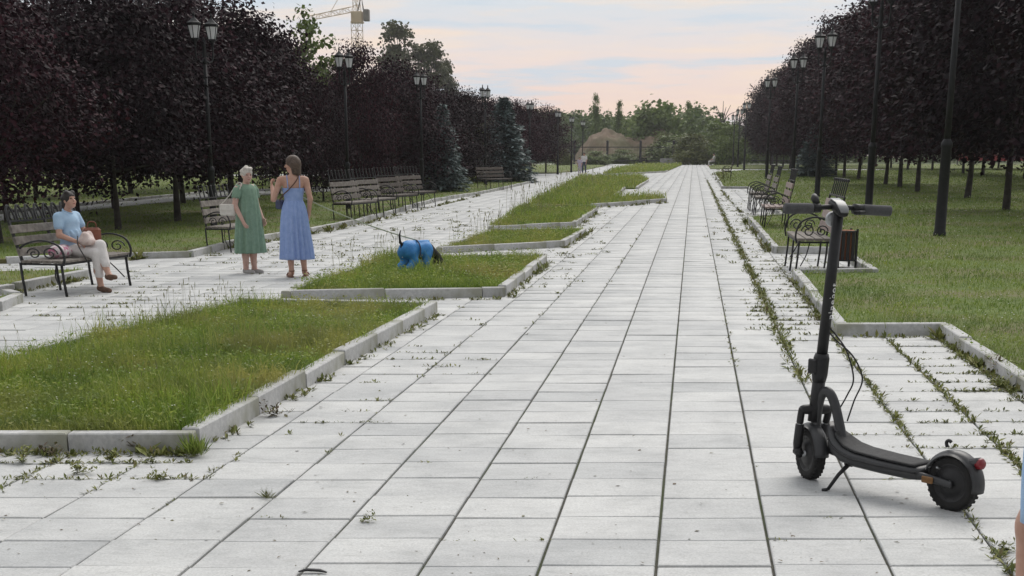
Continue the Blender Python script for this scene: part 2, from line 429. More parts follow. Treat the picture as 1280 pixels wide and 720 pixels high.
def catmull(pts, per=6):
    P = [Vector(p) for p in pts]; P = [P[0]] + P + [P[-1]]; out = []
    for i in range(1, len(P) - 2):
        for j in range(per):
            t = j / per
            a, b, c, d = P[i - 1], P[i], P[i + 1], P[i + 2]
            out.append(0.5 * ((2 * b) + (c - a) * t + (2 * a - 5 * b + 4 * c - d) * t * t + (3 * b - a - 3 * c + d) * t ** 3))
    out.append(P[-2]); return out
def inside(px, py, poly):
    """vectorised point in polygon"""
    r = np.zeros(len(px), dtype=bool)
    n = len(poly); j = n - 1
    for i in range(n):
        xi, yi = poly[i][0], poly[i][1]; xj, yj = poly[j][0], poly[j][1]
        c = ((yi > py) != (yj > py)) & (px < (xj - xi) * (py - yi) / (yj - yi + 1e-12) + xi)
        r ^= c; j = i
    return r
def sheet(name, poly, z, mat, thick=0.1, parent=None, kind='structure'):
    V = [(p[0], p[1], z) for p in poly] + [(p[0], p[1], z - thick) for p in poly]
    n = len(poly)
    a = sum(poly[i][0] * poly[(i + 1) % n][1] - poly[(i + 1) % n][0] * poly[i][1] for i in range(n))
    tri = tessellate_polygon([[Vector((p[0], p[1], 0)) for p in poly]])
    Fs = []
    for t in tri:
        p, q, r = (poly[i] for i in t)
        cr = (q[0] - p[0]) * (r[1] - p[1]) - (q[1] - p[1]) * (r[0] - p[0])
        Fs.append(list(t) if cr > 0 else list(reversed(t)))
    for i in range(n):
        j = (i + 1) % n
        Fs.append([i, i + n, j + n, j] if a > 0 else [i, j, j + n, i + n])
    me = bpy.data.meshes.new(name); me.from_pydata(V, [], Fs); me.update()
    o = link(name, me, mat, parent)
    if kind: o['kind'] = kind
    return o
# ================================================================== SETTING
def P(*pts, z=0.0): return [G(x, y, z) for x, y in pts]
g = sheet('ground', [(-420, -40), (420, -40), (420, 430), (-420, 430)], -0.10, M['ground'], 0.3)

LAWN_L = P((-700, 345), (-200, 335), (0, 330), (160, 324), (240, 322), (300, 307), (445, 281), (545, 252), (600, 243), (625, 238), (671, 227), (640, 221.5), (300, 221), (-1200, 221))
LAWN_LF = P((-1200, 217.5), (500, 217.5), (690, 217), (725, 214), (738, 211.5), (757, 207.5), (740, 206), (-1200, 206))
LAWN_R = P((1560, 682), (1172, 420), (1045, 420), (990, 347), (1087, 346), (1045, 318), (966, 317), (934, 275), (975, 272), (934, 236), (902, 236), (892, 216.5), (930, 213.5), (1300, 213.5), (2300, 216), (2900, 682))
LAWN_RF = P((888, 211.5), (886, 208), (893, 206), (2000, 206), (2200, 211.5))
STRIP = P((-60, 379), (-160, 366), (-30, 344), (110, 341), (112, 347), (25, 364))
CORNER = P((-260, 470), (0, 390), (30, 378), (14, 373), (-80, 388), (-300, 440))
BED = [P((-420, 565), (243, 565), (547, 391), (300, 386)),
       P((352, 376), (632, 371), (684, 328), (482, 328)),
       P((545, 317), (706, 309), (733, 292), (611, 293.5)),
       P((610, 290), (720, 284), (747, 264.5), (650, 263)),
       P((655, 259.5), (742, 259.5), (834, 252.5), (824, 247.5), (769, 247.5), (782, 236.5), (797, 236.5), (811, 227), (801, 221), (726, 222)),
       P((753, 219.5), (832, 215.5), (853, 206.5), (800, 206.5), (768, 211.5))]
SOILZ = 0.06
RAISED = [LAWN_L, LAWN_LF, LAWN_R, LAWN_RF, STRIP, CORNER] + BED

# ---- paving: mortar bed + slabs
paving = sheet('paving', [(-32, 1.5), (14, 1.5), (48, 197), (-60, 197)], -0.014, M['mortar'], 0.08)
CS, RS = 0.4397, 0.3752
Y720 = G(640, 720).y; X0 = 0.0884; Y0 = G(640, 707).y
def xj(k, Y): return X0 + k * CS + SKEW * (Y - Y720)
rows = np.arange(-5, 507); cols = np.arange(-70, 40)
coff = {int(k): RNG.uniform(-0.028, 0.028) for k in cols}
KK, RR = np.meshgrid(cols, rows, indexing='ij')
KK = KK.ravel(); RR = RR.ravel()
off = np.array([coff[int(k)] for k in KK])
yc = Y0 + (RR + 0.5) * RS + off
xc = X0 + (KK + 0.5) * CS + SKEW * (yc - Y720)
keep = (np.abs(xc + 0.0) < 4.5 + yc * 0.42)
def all_in(poly):
    r = np.ones(len(xc), dtype=bool)
    for dx, dy in ((-.5, -.5), (.5, -.5), (.5, .5), (-.5, .5)):
        r &= inside(xc + dx * CS + SKEW * dy * RS, yc + dy * RS, poly)
    return r
for poly in RAISED:
    keep &= ~all_in(poly)
keep &= (yc < 196) & (xc > -28)
xc, yc = xc[keep], yc[keep]
hx, hy = CS / 2 - 0.006, RS / 2 - 0.0048
bv = 0.004
def slab_corners(hx, hy): return [(-hx - SKEW * hy, -hy), (hx - SKEW * hy, -hy), (hx + SKEW * hy, hy), (-hx + SKEW * hy, hy)]
tz = RNG.uniform(-0.0028, 0.0028, len(xc)); ta = RNG.normal(0, 0.0048, (len(xc), 2))
u = 640 + F * xc / (yc * CP + H * SP); vv = CY - F * (yc * SP - H * CP) / (yc * CP + H * SP)
infr = (u > -110) & (u < 1390) & (vv < 742)
order = np.argsort(np.where(infr, yc, 1e9))
near = order[:300]; rest = order[300:]
C1 = slab_corners(hx - bv, hy - bv); C2 = slab_corners(hx, hy)
sv = [(x, y, 0) for x, y in C1] + [(x, y, -bv) for x, y in C2] + [(x, y, -0.05) for x, y in C2]
sf = [[0, 1, 2, 3]] + [[i + 4, (i + 1) % 4 + 4, (i + 1) % 4, i] for i in range(4)] + [[i + 8, (i + 1) % 4 + 8, (i + 1) % 4 + 4, i + 4] for i in range(4)]
slab_me = bpy.data.meshes.new('paving_slab'); slab_me.from_pydata(sv, [], sf); slab_me.materials.append(M['slab'])
for i in near:
    o = link('paving_slab', slab_me, None, paving)
    o.location = (xc[i], yc[i], tz[i]); o.rotation_euler = (ta[i, 0], ta[i, 1], RNG.normal(0, 0.0016))
base = np.array(sv, dtype=np.float32)
Q = np.array(sf)
Vr = base[None, :, :] + np.stack([xc[rest], yc[rest], tz[rest]], 1)[:, None, :]
Vr[:, :, 2] += base[None, :, 0] * ta[rest, 1][:, None] + base[None, :, 1] * ta[rest, 0][:, None]
Fr = (Q[None] + (np.arange(len(rest)) * 12)[:, None, None]).reshape(-1, 4)
so = link('paving_slab', np_mesh('far_slabs', Vr.reshape(-1, 3), [Fr]), M['slab'], paving)
so['kind'] = 'stuff'

# ---- lawns and raised beds, each with its kerb stones
bm = bmesh.new(); bmesh.ops.create_cube(bm, size=1.0)
for q in bm.verts: q.co = Vector((q.co.x, q.co.y * 0.095, q.co.z * 0.22))
bmesh.ops.bevel(bm, geom=[e for e in bm.edges if all(q.co.z > 0 for q in e.verts)], offset=0.007, segments=1, affect='EDGES')
kerb_me = bpy.data.meshes.new('kerb_stone'); bm.to_mesh(kerb_me); bm.free(); kerb_me.materials.append(M['kerb'])
def inset(poly, d):
    n = len(poly); ar = sum(poly[i].x * poly[(i + 1) % n].y - poly[(i + 1) % n].x * poly[i].y for i in range(n)); sg = 1 if ar > 0 else -1; out = []
    for i in range(n):
        p, q, r = poly[i - 1], poly[i], poly[(i + 1) % n]
        a = Vector((q.x - p.x, q.y - p.y)).normalized(); b = Vector((r.x - q.x, r.y - q.y)).normalized()
        na, nb = Vector((-a.y, a.x)) * sg, Vector((-b.y, b.x)) * sg
        m = na + nb; k = max(0.35, 1 + na.dot(nb))
        out.append(Vector((q.x + m.x * d / k, q.y + m.y * d / k, 0)))
    return out
def kerbs(parent, poly, edges, top=0.10, step=1.0):
    n = len(poly)
    area = sum(poly[i].x * poly[(i + 1) % n].y - poly[(i + 1) % n].x * poly[i].y for i in range(n))
    for e in edges:
        a, b = poly[e].copy(), poly[(e + 1) % n].copy(); a.z = b.z = 0
        d = (b - a); Ln = d.length; d.normalize()
        inn = Vector((-d.y, d.x, 0)) * (1 if area > 0 else -1)
        pv = poly[e - 1]; turn = ((a.x - pv.x) * (b.y - a.y) - (a.y - pv.y) * (b.x - a.x)) * (1 if area > 0 else -1)
        t = (0.098 if turn > 0 else -0.09) if (e - 1) % n in edges else 0.0
        while t < Ln - 0.05:
            l = min(step * random.uniform(0.94, 1.06), Ln - t)
            c = a + d * (t + l / 2) + inn * (0.048 + random.uniform(-0.004, 0.004))
            if c.y < 120:
                o = link('kerb_stone', kerb_me, None, parent)
                o.location = (c.x, c.y, top - 0.11 + random.uniform(-0.010, 0.010))
                o.rotation_euler = (random.gauss(0, .02), random.uniform(-.006, .006), math.atan2(d.y, d.x) + random.uniform(-.008, .008))
                o.scale = (max(0.03, l - 0.007), 1, 1)
            t += l
lawn_l = sheet('lawn', inset(LAWN_L, .05), SOILZ, M['soil']); kerbs(lawn_l, LAWN_L, range(1, 10))
lawn_r = sheet('lawn', inset(LAWN_R, .05), SOILZ, M['soil']); kerbs(lawn_r, LAWN_R, range(0, 11))
sheet('lawn', LAWN_LF, SOILZ, M['soil']); sheet('lawn', LAWN_RF, SOILZ, M['soil'])
strip = sheet('grass_strip', inset(STRIP, .05), SOILZ - 0.01, M['soil']); kerbs(strip, STRIP, (4, 5, 0))
corner = sheet('grass_strip', inset(CORNER, .05), SOILZ - 0.01, M['soil']); kerbs(corner, CORNER, (0, 1, 2))
for i, b in enumerate(BED):
    o = sheet('grass_bed', inset(b, .05), SOILZ, M['soil'])
    kerbs(o, b, range(len(b)) if i < 4 else ((1, 2, 4, 6) if i == 4 else (0, 1)), top=0.105)
# second path behind the left trees
RP = P((-500, 322), (0, 280), (136, 263), (262, 250), (420, 241), (420, 238), (262, 243.5), (136, 256.5), (0, 271), (-500, 302))
rp = sheet('back_path', RP, SOILZ + 0.012, M['asphalt'], 0.03)
kerbs(rp, P((420, 238), (262, 243.5), (136, 256.5), (0, 271), (-500, 302)), (0, 1, 2, 3), top=0.15)

# ---- grass: every blade a bent two-segment strip
def blades(pos, hh, ww, lean, rngs):
    n = len(pos)
    a = rngs.uniform(0, 2 * np.pi, n); la = rngs.uniform(0, 2 * np.pi, n)
    dx, dy = np.cos(a) * ww / 2, np.sin(a) * ww / 2
    lx, ly = np.cos(la) * lean * hh, np.sin(la) * lean * hh
    V = np.zeros((n, 5, 3), dtype=np.float32)
    V[:, 0] = pos + np.stack([-dx, -dy, np.zeros(n)], 1); V[:, 1] = pos + np.stack([dx, dy, np.zeros(n)], 1)
    mid = pos + np.stack([lx * 0.35, ly * 0.35, hh * 0.6], 1)
    V[:, 2] = mid + np.stack([dx, dy, np.zeros(n)], 1) * 0.8; V[:, 3] = mid - np.stack([dx, dy, np.zeros(n)], 1) * 0.8
    V[:, 4] = pos + np.stack([lx, ly, hh * np.sqrt(np.maximum(0.15, 1 - lean ** 2 * 0.5))], 1)
    i = np.arange(n) * 5
    q = np.stack([i, i + 1, i + 2, i + 3], 1); t = np.stack([i + 3, i + 2, i + 4], 1)
    return V.reshape(-1, 3), [q, t]
def scatter(polys, n, rmin, rmax, xmargin=260, holes=(), clump=0.0, rngs=RNG, power=1.0):
    out = []
    a0 = math.atan((-xmargin - 640) / F / CP) ; a1 = math.atan((1280 + xmargin - 640) / F / CP)
    got = 0
    for _ in range(60):
        m = n * 3
        r = np.exp(rngs.uniform(math.log(rmin), math.log(rmax), m)) if power == 1.0 else (rngs.uniform(rmin ** -power, rmax ** -power, m)) ** (-1 / power) if power < 0 else np.sqrt(rngs.uniform(rmin ** 2, rmax ** 2, m))
        th = rngs.uniform(a0, a1, m)
        x, y = r * np.sin(th), r * np.cos(th)
        k = np.zeros(m, dtype=bool)
        for p in polys: k |= inside(x, y, p)
        for p in holes: k &= ~inside(x, y, p)
        if clump:
            c = np.sin(x * 7.1 + 1.3 * np.sin(y * 5.3)) * np.sin(y * 6.3 + 1.7 * np.sin(x * 4.1))
            k &= rngs.uniform(0, 1, m) < (1 - clump) + clump * (c * 0.5 + 0.5)
        out.append(np.stack([x[k], y[k]], 1)); got += k.sum()
        if got >= n: break
    return np.concatenate(out)[:n]
def grow(name, polys, n, hmin, hmax, rmin, rmax, mat, w0=0.0045, wd=0.00034, lean=(0.2, 1.15), holes=(), clump=0.4, label=None, z=SOILZ, power=1.0, drift=0.5):
    p = scatter(polys, n, rmin, rmax, holes=holes, clump=clump, power=power)
    r = np.hypot(p[:, 0], p[:, 1])
    f = 1 - drift * 0.5 + drift * np.sin(p[:, 0] * 1.9 + 2 * np.sin(p[:, 1] * 0.9)) * np.sin(p[:, 1] * 1.4 + np.sin(p[:, 0] * 1.1)) * 0.6
    hh = (RNG.beta(1.6, 2.6, len(p)) * (hmax - hmin) + hmin) * f
    ww = np.maximum(w0, r * wd) * RNG.uniform(0.7, 1.4, len(p))
    V, Fs = blades(np.column_stack([p, np.full(len(p), z - 0.005)]), hh, ww, RNG.uniform(*lean, len(p)), RNG)
    o = link(name, np_mesh(name, V, Fs), mat)
    tag(o, label, 'grass', None, 'stuff')
    return o
def shrink(poly, d):
    n = len(poly); c = sum((Vector((p.x, p.y, 0)) for p in poly), Vector()) / n
    out = []
    for p in poly:
        q = Vector((p.x, p.y, 0)) - c; L = q.length
        out.append(c + q * max(0.2, (L - d) / L))
    return out
B = [shrink(b, 0.13) for b in BED]
grow('grass', [B[0]], 52000, 0.05, 0.19, 6.5, 17, M['grass'], label='unmown grass filling the nearest kerbed bed at the left')
grow('grass', [B[1]], 21000, 0.06, 0.22, 14, 22, M['grass'], label='unmown grass in the second kerbed bed, where the dog stands')
grow('grass', [B[2]], 9000, 0.05, 0.17, 21, 32, M['grass'], label='unmown grass in the narrow third bed behind the dog')
grow('grass', [B[3]], 9000, 0.08, 0.32, 26, 44, M['grass'], label='tall grass in the fourth bed, beyond the narrow one')
grow('grass', [B[4], B[5]], 14000, 0.10, 0.50, 38, 190, M['grass'], label='tall grass in the far stepped beds beside the main walk', power=1.0)
grow('grass', [B[0]], 5200, 0.16, 0.33, 6.5, 17, M['grass'], w0=.0055, lean=(.1, .8), clump=.98, label='taller grass tufts standing up in the nearest bed', drift=.9)
grow('grass', [B[1], B[3]], 3600, 0.18, 0.36, 14, 44, M['grass'], lean=(.1, .8), clump=.98, label='taller grass tufts in the middle beds', drift=.9)
grow('grass', [shrink(STRIP, 0.1), CORNER], 5000, 0.03, 0.10, 12, 25, M['grass'], label='short grass in the kerbed strip under the woman on the bench')
grow('grass', [LAWN_R], 125000, 0.03, 0.13, 9, 160, M['lawn'], lean=(0.4, 1.25), label='mown lawn under the maples at the right')
grow('grass', [LAWN_L], 70000, 0.03, 0.12, 16, 110, M['lawn'], lean=(0.4, 1.25), holes=(RP,), label='mown lawn under the maples at the left')
grow('grass', [LAWN_LF, LAWN_RF], 9000, 0.05, 0.22, 100, 200, M['lawn'], label='rough grass beyond the far cross path')
# seed stalks standing over the beds' left edges
def stalks(name, pts, hmin, hmax, label):
    V = []; mbk = MB()
    for (x, y) in pts:
        h = random.uniform(hmin, hmax); a = random.uniform(0, 6.28); l = h * random.uniform(0.02, 0.2)
        r = math.hypot(x, y); w = max(0.0010, r * 0.00009)
        p0 = Vector((x, y, SOILZ)); p1 = p0 + Vector((math.cos(a) * l * .3, math.sin(a) * l * .3, h * .6)); p2 = p0 + Vector((math.cos(a) * l, math.sin(a) * l, h))
        mbk.tube([p0, p1, p2], [w, w * .8, w * .6], 3, smooth=False)
        hd = h * random.uniform(.10, .2)
        mbk.tube([p2 - (p2 - p1).normalized() * hd, p2 - (p2 - p1).normalized() * hd * .4, p2], [w, w * 3.2, w], 4, smooth=False)
    o = mbk.build(name, M['seed']); tag(o, label, 'grass', None, 'stuff')
def along(a, b, n, spread):
    out = []
    for _ in range(n):
        t = random.random(); out.append((a[0] + (b[0] - a[0]) * t + random.gauss(0, spread), a[1] + (b[1] - a[1]) * t + random.gauss(0, spread)))
    return out
def safe(pts, poly): return [p for p in pts if inside(np.array([p[0]]), np.array([p[1]]), poly)[0]]
b0 = B[0]
e0, e1 = G(-80, 500), G(300, 391)
stalks('seed_grass', safe(along(e0, e1, 45, 0.22), BED[0]) + safe(along(G(190, 425), G(300, 392), 55, 0.13), BED[0]) + safe([tuple(G(random.uniform(0, 520), random.uniform(400, 540)))[:2] for _ in range(60)], BED[0]), 0.10, 0.36, 'thin dry seed stalks along the far edge of the nearest bed')
stalks('seed_grass', safe(along(G(400, 356), G(520, 326), 60, 0.25), BED[1]) + safe(along(G(560, 316), G(625, 292), 70, 0.3), BED[2]), 0.2, 0.5, 'dry seed stalks over the two beds around the dog')
stalks('seed_grass', safe(along(G(630, 284), G(670, 262), 70, 0.4), BED[3]) + safe(along(G(690, 250), G(735, 226), 60, 0.7), BED[4]), 0.3, 0.8, 'tall seed stalks along the left edge of the far beds')
# small white flowers
def flowers(name, pts, z0, z1, r0, label):
    V = []; Fs = []
    for (x, y) in pts:
        r = max(r0, math.hypot(x, y) * 0.00045); z = random.uniform(z0, z1) + SOILZ; n = len(V)
        V += [(x - r, y, z), (x, y - r, z + r * .3), (x + r, y, z), (x, y + r, z - r * .2), (x, y, z + r * .8)]
        Fs += [(n, n + 1, n + 4), (n + 1, n + 2, n + 4), (n + 2, n + 3, n + 4), (n + 3, n, n + 4)]
    me = bpy.data.meshes.new(name); me.from_pydata(V, [], Fs); me.update()
    tag(link(name, me, M['flower']), label, 'flowers', None, 'stuff')
flowers('clover_flowers', [tuple(p) for p in scatter([LAWN_R], 520, 11, 60)], 0.06, 0.12, 0.008, 'small white clover heads dotted over the right lawn')
flowers('yarrow_flowers', safe([tuple(G(random.gauss(550, 22), random.gauss(332, 6)))[:2] for _ in range(90)], B[1]) + safe([tuple(G(random.uniform(380, 640), random.uniform(330, 366)))[:2] for _ in range(60)], B[1]), 0.16, 0.26, 0.009, 'small white flower heads in the grass by the dog')
flowers('clover_flowers', [tuple(p) for p in scatter([B[0]], 160, 7, 16)], 0.08, 0.16, 0.006, 'few pale flower heads in the nearest bed')

# broad small leaves (clover, plantain) mixed into the grass
def herb(name, polys, n, rmin, rmax, hmin, hmax, mat, size, label):
    p = scatter(polys, n, rmin, rmax, clump=.85); r = np.hypot(p[:, 0], p[:, 1]); n = len(p)
    C = np.column_stack([p, SOILZ + RNG.uniform(hmin, hmax, n)])
    nn = RNG.normal(size=(n, 3)) * .45 + np.array([0, 0, 1.0]); nn /= np.linalg.norm(nn, axis=1, keepdims=True)
    D = RNG.normal(size=(n, 3)); D -= nn * (D * nn).sum(1, keepdims=True); D /= np.linalg.norm(D, axis=1, keepdims=True)
    S = np.cross(nn, D); L = np.maximum(size, r * .0009) * RNG.uniform(.6, 1.5, n); W = L * RNG.uniform(.3, .8, n)
    V = np.zeros((n, 4, 3), dtype=np.float32)
    V[:, 0] = C; V[:, 1] = C + D * (L * .5)[:, None] + S * (W / 2)[:, None]; V[:, 2] = C + D * L[:, None]; V[:, 3] = C + D * (L * .5)[:, None] - S * (W / 2)[:, None]
    i = np.arange(n) * 4
    tag(link(name, np_mesh(name, V.reshape(-1, 3), [np.stack([i, i + 1, i + 2], 1), np.stack([i, i + 2, i + 3], 1)]), mat), label, 'clover', None, 'stuff')
herb('clover', [B[0]], 14000, 6.5, 17, .03, .12, M['grass'], .022, 'clover and small herbs mixed into the nearest bed')
herb('clover', [B[1], B[2], B[3]], 12000, 14, 44, .03, .16, M['grass'], .025, 'clover and small herbs in the middle beds')
herb('clover', [B[4], B[5]], 6000, 38, 190, .05, .3, M['grass'], .03, 'broad-leaved herbs in the far stepped beds')
herb('clover', [LAWN_R], 42000, 9, 140, .02, .075, M['lawn'], .022, 'clover spread through the right lawn')
herb('clover', [LAWN_L], 22000, 16, 110, .02, .075, M['lawn'], .025, 'clover spread through the left lawn')

# ---- weeds: little rosettes of bent leaves
def leaf_set(V, Fs, c, n, l, up, w=0.32):
    for _ in range(n):
        a = random.uniform(0, 6.283); e = random.uniform(up[0], up[1]); L = l * random.uniform(.5, 1.15); W = L * w * random.uniform(.6, 1.2)
        d = Vector((math.cos(a) * math.cos(e), math.sin(a) * math.cos(e), math.sin(e))); s = Vector((-math.sin(a), math.cos(a), random.uniform(-.3, .3))) * W / 2
        o = Vector(c) + d * L * 0.05; k = len(V); dn = Vector((0, 0, -L * .12))
        V += [o, o + d * L * .5 + s, o + d * L + dn, o + d * L * .5 - s]
        Fs += [(k, k + 1, k + 2), (k, k + 2, k + 3)]
def weeds_mesh(name, V, Fs, mat, parent=None):
    me = bpy.data.meshes.new(name); me.from_pydata([tuple(p) for p in V], [], Fs); me.update()
    return link(name, me, mat, parent)
V, Fs = [], []
def joint_run(k, pa, pb, dens, size, jitter=0.016):
    """weeds filling the long joint k between two picture heights"""
    ya, yb = G(640, pa).y, G(640, pb).y
    y = min(ya, yb)
    while y < max(ya, yb):
        patch = 0.5 + 0.5 * math.sin(y * 3.1 + k) * math.sin(y * 1.3 + 2 * k)
        if random.random() < dens * (0.35 + patch):
            s = size * random.uniform(.5, 1.3)
            leaf_set(V, Fs, (xj(k, y) + random.gauss(0, jitter), y, -0.004), random.randint(3, 7), s, (.1, 1.2))
        y += random.uniform(.008, .03) * max(1, y / 9)
joint_run(4, 700, 545, .75, .035); joint_run(4, 545, 425, 1.0, .045)
joint_run(4, 720, 690, 1.0, .05)
joint_run(5, 600, 425, 1.1, .048)
joint_run(6, 500, 425, 1.0, .05)
joint_run(3, 470, 360, .55, .03); joint_run(3, 480, 225, 1.0, .055, .03); joint_run(3, 400, 225, 1.0, .06, .03); joint_run(3, 620, 470, .10, .025)
joint_run(4, 425, 330, .8, .04, .03)
joint_run(2, 460, 400, .35, .028); joint_run(2, 400, 330, .15, .03); joint_run(2, 590, 560, .05, .02)
joint_run(-3, 570, 400, .12, .035); joint_run(-4, 590, 570, .5, .03)
joint_run(-2, 420, 330, .12, .04); joint_run(-1, 360, 270, .12, .05); joint_run(-5, 640, 575, .35, .035); joint_run(-6, 620, 570, .7, .04); joint_run(-4, 640, 565, .25, .03)
def row_run(pxa, pxb, pya, pyb, n, size):
    """weeds in the short joints inside a picture-shaped patch of the pavement"""
    for _ in range(n):
        q = G(random.uniform(pxa, pxb), random.uniform(pya, pyb))
        r = round((q.y - Y0) / RS); y = Y0 + r * RS
        x = q.x
        for j in range(random.randint(2, 7)):
            leaf_set(V, Fs, (x + j * random.uniform(.015, .04), y + random.gauss(0, .008), -0.004), random.randint(2, 5), size * random.uniform(.5, 1.2), (.1, 1.0))
row_run(1120, 1290, 432, 560, 110, .038); row_run(930, 1050, 300, 430, 120, .05); row_run(880, 960, 215, 300, 90, .07); row_run(1160, 1270, 425, 500, 50, .05)
row_run(1050, 1180, 430, 640, 14, .028)
row_run(925, 1035, 285, 415, 90, .05); row_run(890, 960, 235, 330, 70, .06)
row_run(470, 600, 385, 470, 30, .04); row_run(330, 480, 440, 545, 26, .035); row_run(600, 720, 315, 370, 40, .045); row_run(690, 760, 260, 320, 40, .06)
row_run(0, 230, 568, 610, 34, .04); row_run(200, 700, 560, 700, 10, .02)
row_run(0, 330, 330, 400, 150, .042); row_run(250, 460, 285, 330, 140, .055); row_run(430, 620, 245, 290, 120, .07); row_run(320, 560, 300, 345, 90, .05); row_run(560, 720, 300, 322, 60, .06)
for _ in range(90):
    q = G(random.gauss(903, 5), random.uniform(219, 231))
    leaf_set(V, Fs, (q.x, q.y, random.uniform(0, .45)), 5, .16, (.2, 1.4))
row_run(100, 420, 385, 470, 40, .03); row_run(960, 1290, 640, 720, 5, .02)
def kerb_weeds(pa, pb, n, size):
    a, b_ = G(*pa), G(*pb)
    for _ in range(n):
        c = a.lerp(b_, random.random()); s_ = size * random.uniform(.4, 1.3) * (2.0 if random.random() < .12 else 1)
        for j in range(random.randint(1, 4)):
            leaf_set(V, Fs, (c.x + random.gauss(0, .03), c.y + random.gauss(0, .03), -.004), random.randint(3, 6), s_, (.2, 1.3))
kerb_weeds((245, 566), (548, 394), 70, .05); kerb_weeds((0, 568), (240, 568), 60, .045); kerb_weeds((634, 374), (688, 328), 60, .06); kerb_weeds((355, 379), (630, 374), 40, .05)
kerb_weeds((706, 311), (738, 290), 40, .07); kerb_weeds((722, 285), (748, 266), 30, .08); kerb_weeds((742, 261), (834, 254), 30, .09)
kerb_weeds((1172, 424), (1275, 492), 80, .06); kerb_weeds((1050, 422), (1170, 422), 24, .035); kerb_weeds((989, 348), (1043, 418), 60, .06); kerb_weeds((930, 276), (962, 316), 50, .08); kerb_weeds((901, 238), (932, 274), 40, .09)
kerb_weeds((160, 326), (300, 309), 60, .07); kerb_weeds((300, 309), (445, 283), 70, .08); kerb_weeds((445, 283), (600, 245), 80, .10); kerb_weeds((26, 366), (112, 348), 40, .06)
tag(weeds_mesh('joint_weeds', V, Fs, M['weed']), 'small green weeds rooted in the joints between the slabs', 'weeds', None, 'stuff')
# singled-out weed plants
def weed_plant(px, py, size, n, mat, label, up=(.15, 1.2), grass=False):
    c = G(px, py); V2, F2 = [], []
    if grass:
        for _ in range(9): leaf_set(V2, F2, (random.gauss(0, size * .16), random.gauss(0, size * .10), 0), n // 5, size, up, .045)
    else:
        for _ in range(11):     # short stems, each with small leaves
            a = random.uniform(0, 6.283); e = random.uniform(*up); L = size * random.uniform(.35, 1.0)
            d = Vector((math.cos(a) * math.cos(e), math.sin(a) * math.cos(e) * .7, math.sin(e) * .8))
            for q in range(n // 4):
                leaf_set(V2, F2, d * L * random.uniform(.1, 1.0) + Vector((0, 0, .004)), 1, size * random.uniform(.16, .34), (-.2, 1.1), .42)
    o = weeds_mesh('weed_plant', V2, F2, mat); o.location = (c.x, c.y, -0.004)
    tag(o, label, 'weed')
weed_plant(245, 570, .13, 80, M['grass'], 'upright tuft of green grass at the outer corner of the nearest bed', (.8, 1.5), True)
weed_plant(166, 563, .16, 45, M['weedred'], 'reddish broad-leaved weed against the front kerb of the nearest bed', (.3, 1.3))
weed_plant(138, 577, .13, 48, M['weed'], 'green and brown weed in the joint before the front kerb')
weed_plant(62, 570, .13, 45, M['weedred'], 'brownish weed by the kerb near the left end of the nearest bed')
weed_plant(28, 578, .13, 40, M['weed'], 'yellow-green weed leftmost along the front kerb')
weed_plant(100, 592, .12, 40, M['weed'], 'low weed in a slab corner left of the bright slab')
weed_plant(190, 579, .08, 24, M['yellowgreen'], 'tiny round green weed alone on the bright slab')
weed_plant(200, 600, .10, 40, M['weed'], 'flat weed in the long joint just off the bed corner')
weed_plant(342, 520, .14, 42, M['weedred'], 'brown-green weed at the foot of the side kerb of the nearest bed')
weed_plant(455, 652, .09, 30, M['weed'], 'small weed alone in a long joint in the middle foreground')
weed_plant(335, 622, .055, 34, M['weed'], 'thin weed standing in a slab joint of the left foreground', (.5, 1.4), True)
weed_plant(1250, 468, .22, 40, M['weedred'], 'tall reddish weed against the right kerb of the near recess', (.6, 1.4))
weed_plant(1246, 486, .17, 40, M['weed'], 'bushy green weed in front of the reddish one by the right kerb')
weed_plant(1205, 440, .15, 36, M['weed'], 'green weed at the back part of the right kerb of the recess')
weed_plant(1252, 690, .10, 40, M['yellowgreen'], 'yellow-green weed in the joint at the lower right edge')
# crumbs of soil, bits of leaf and twig lying on the slabs
V3, F3 = [], []
for _ in range(420):
    q = G(random.uniform(-60, 1300), 200 + 530 * random.random() ** .7)
    if any(inside(np.array([q.x]), np.array([q.y]), pl)[0] for pl in RAISED): continue
    leaf_set(V3, F3, (q.x, q.y, .0035), 1, random.uniform(.008, .032), (-.05, .25), random.uniform(.25, .7))
tag(weeds_mesh('leaf_crumbs', V3, F3, M['weedred']), 'tiny bits of dry leaf and soil scattered over the slabs', 'debris', None, 'stuff')
# a dropped dark scrap
mbk = MB(); c = G(390, 717)
mbk.tube([(-.05, 0, .008), (-.02, .01, .012), (.03, .008, .010), (.055, -.004, .006)], [.004, .009, .009, .004], 8, flat=(.6, 1.3))
o = mbk.build('litter_scrap', M['scootblack']); o.location = (c.x, c.y, 0.0); tag(o, 'small black scrap lying on a slab at the bottom edge', 'litter')
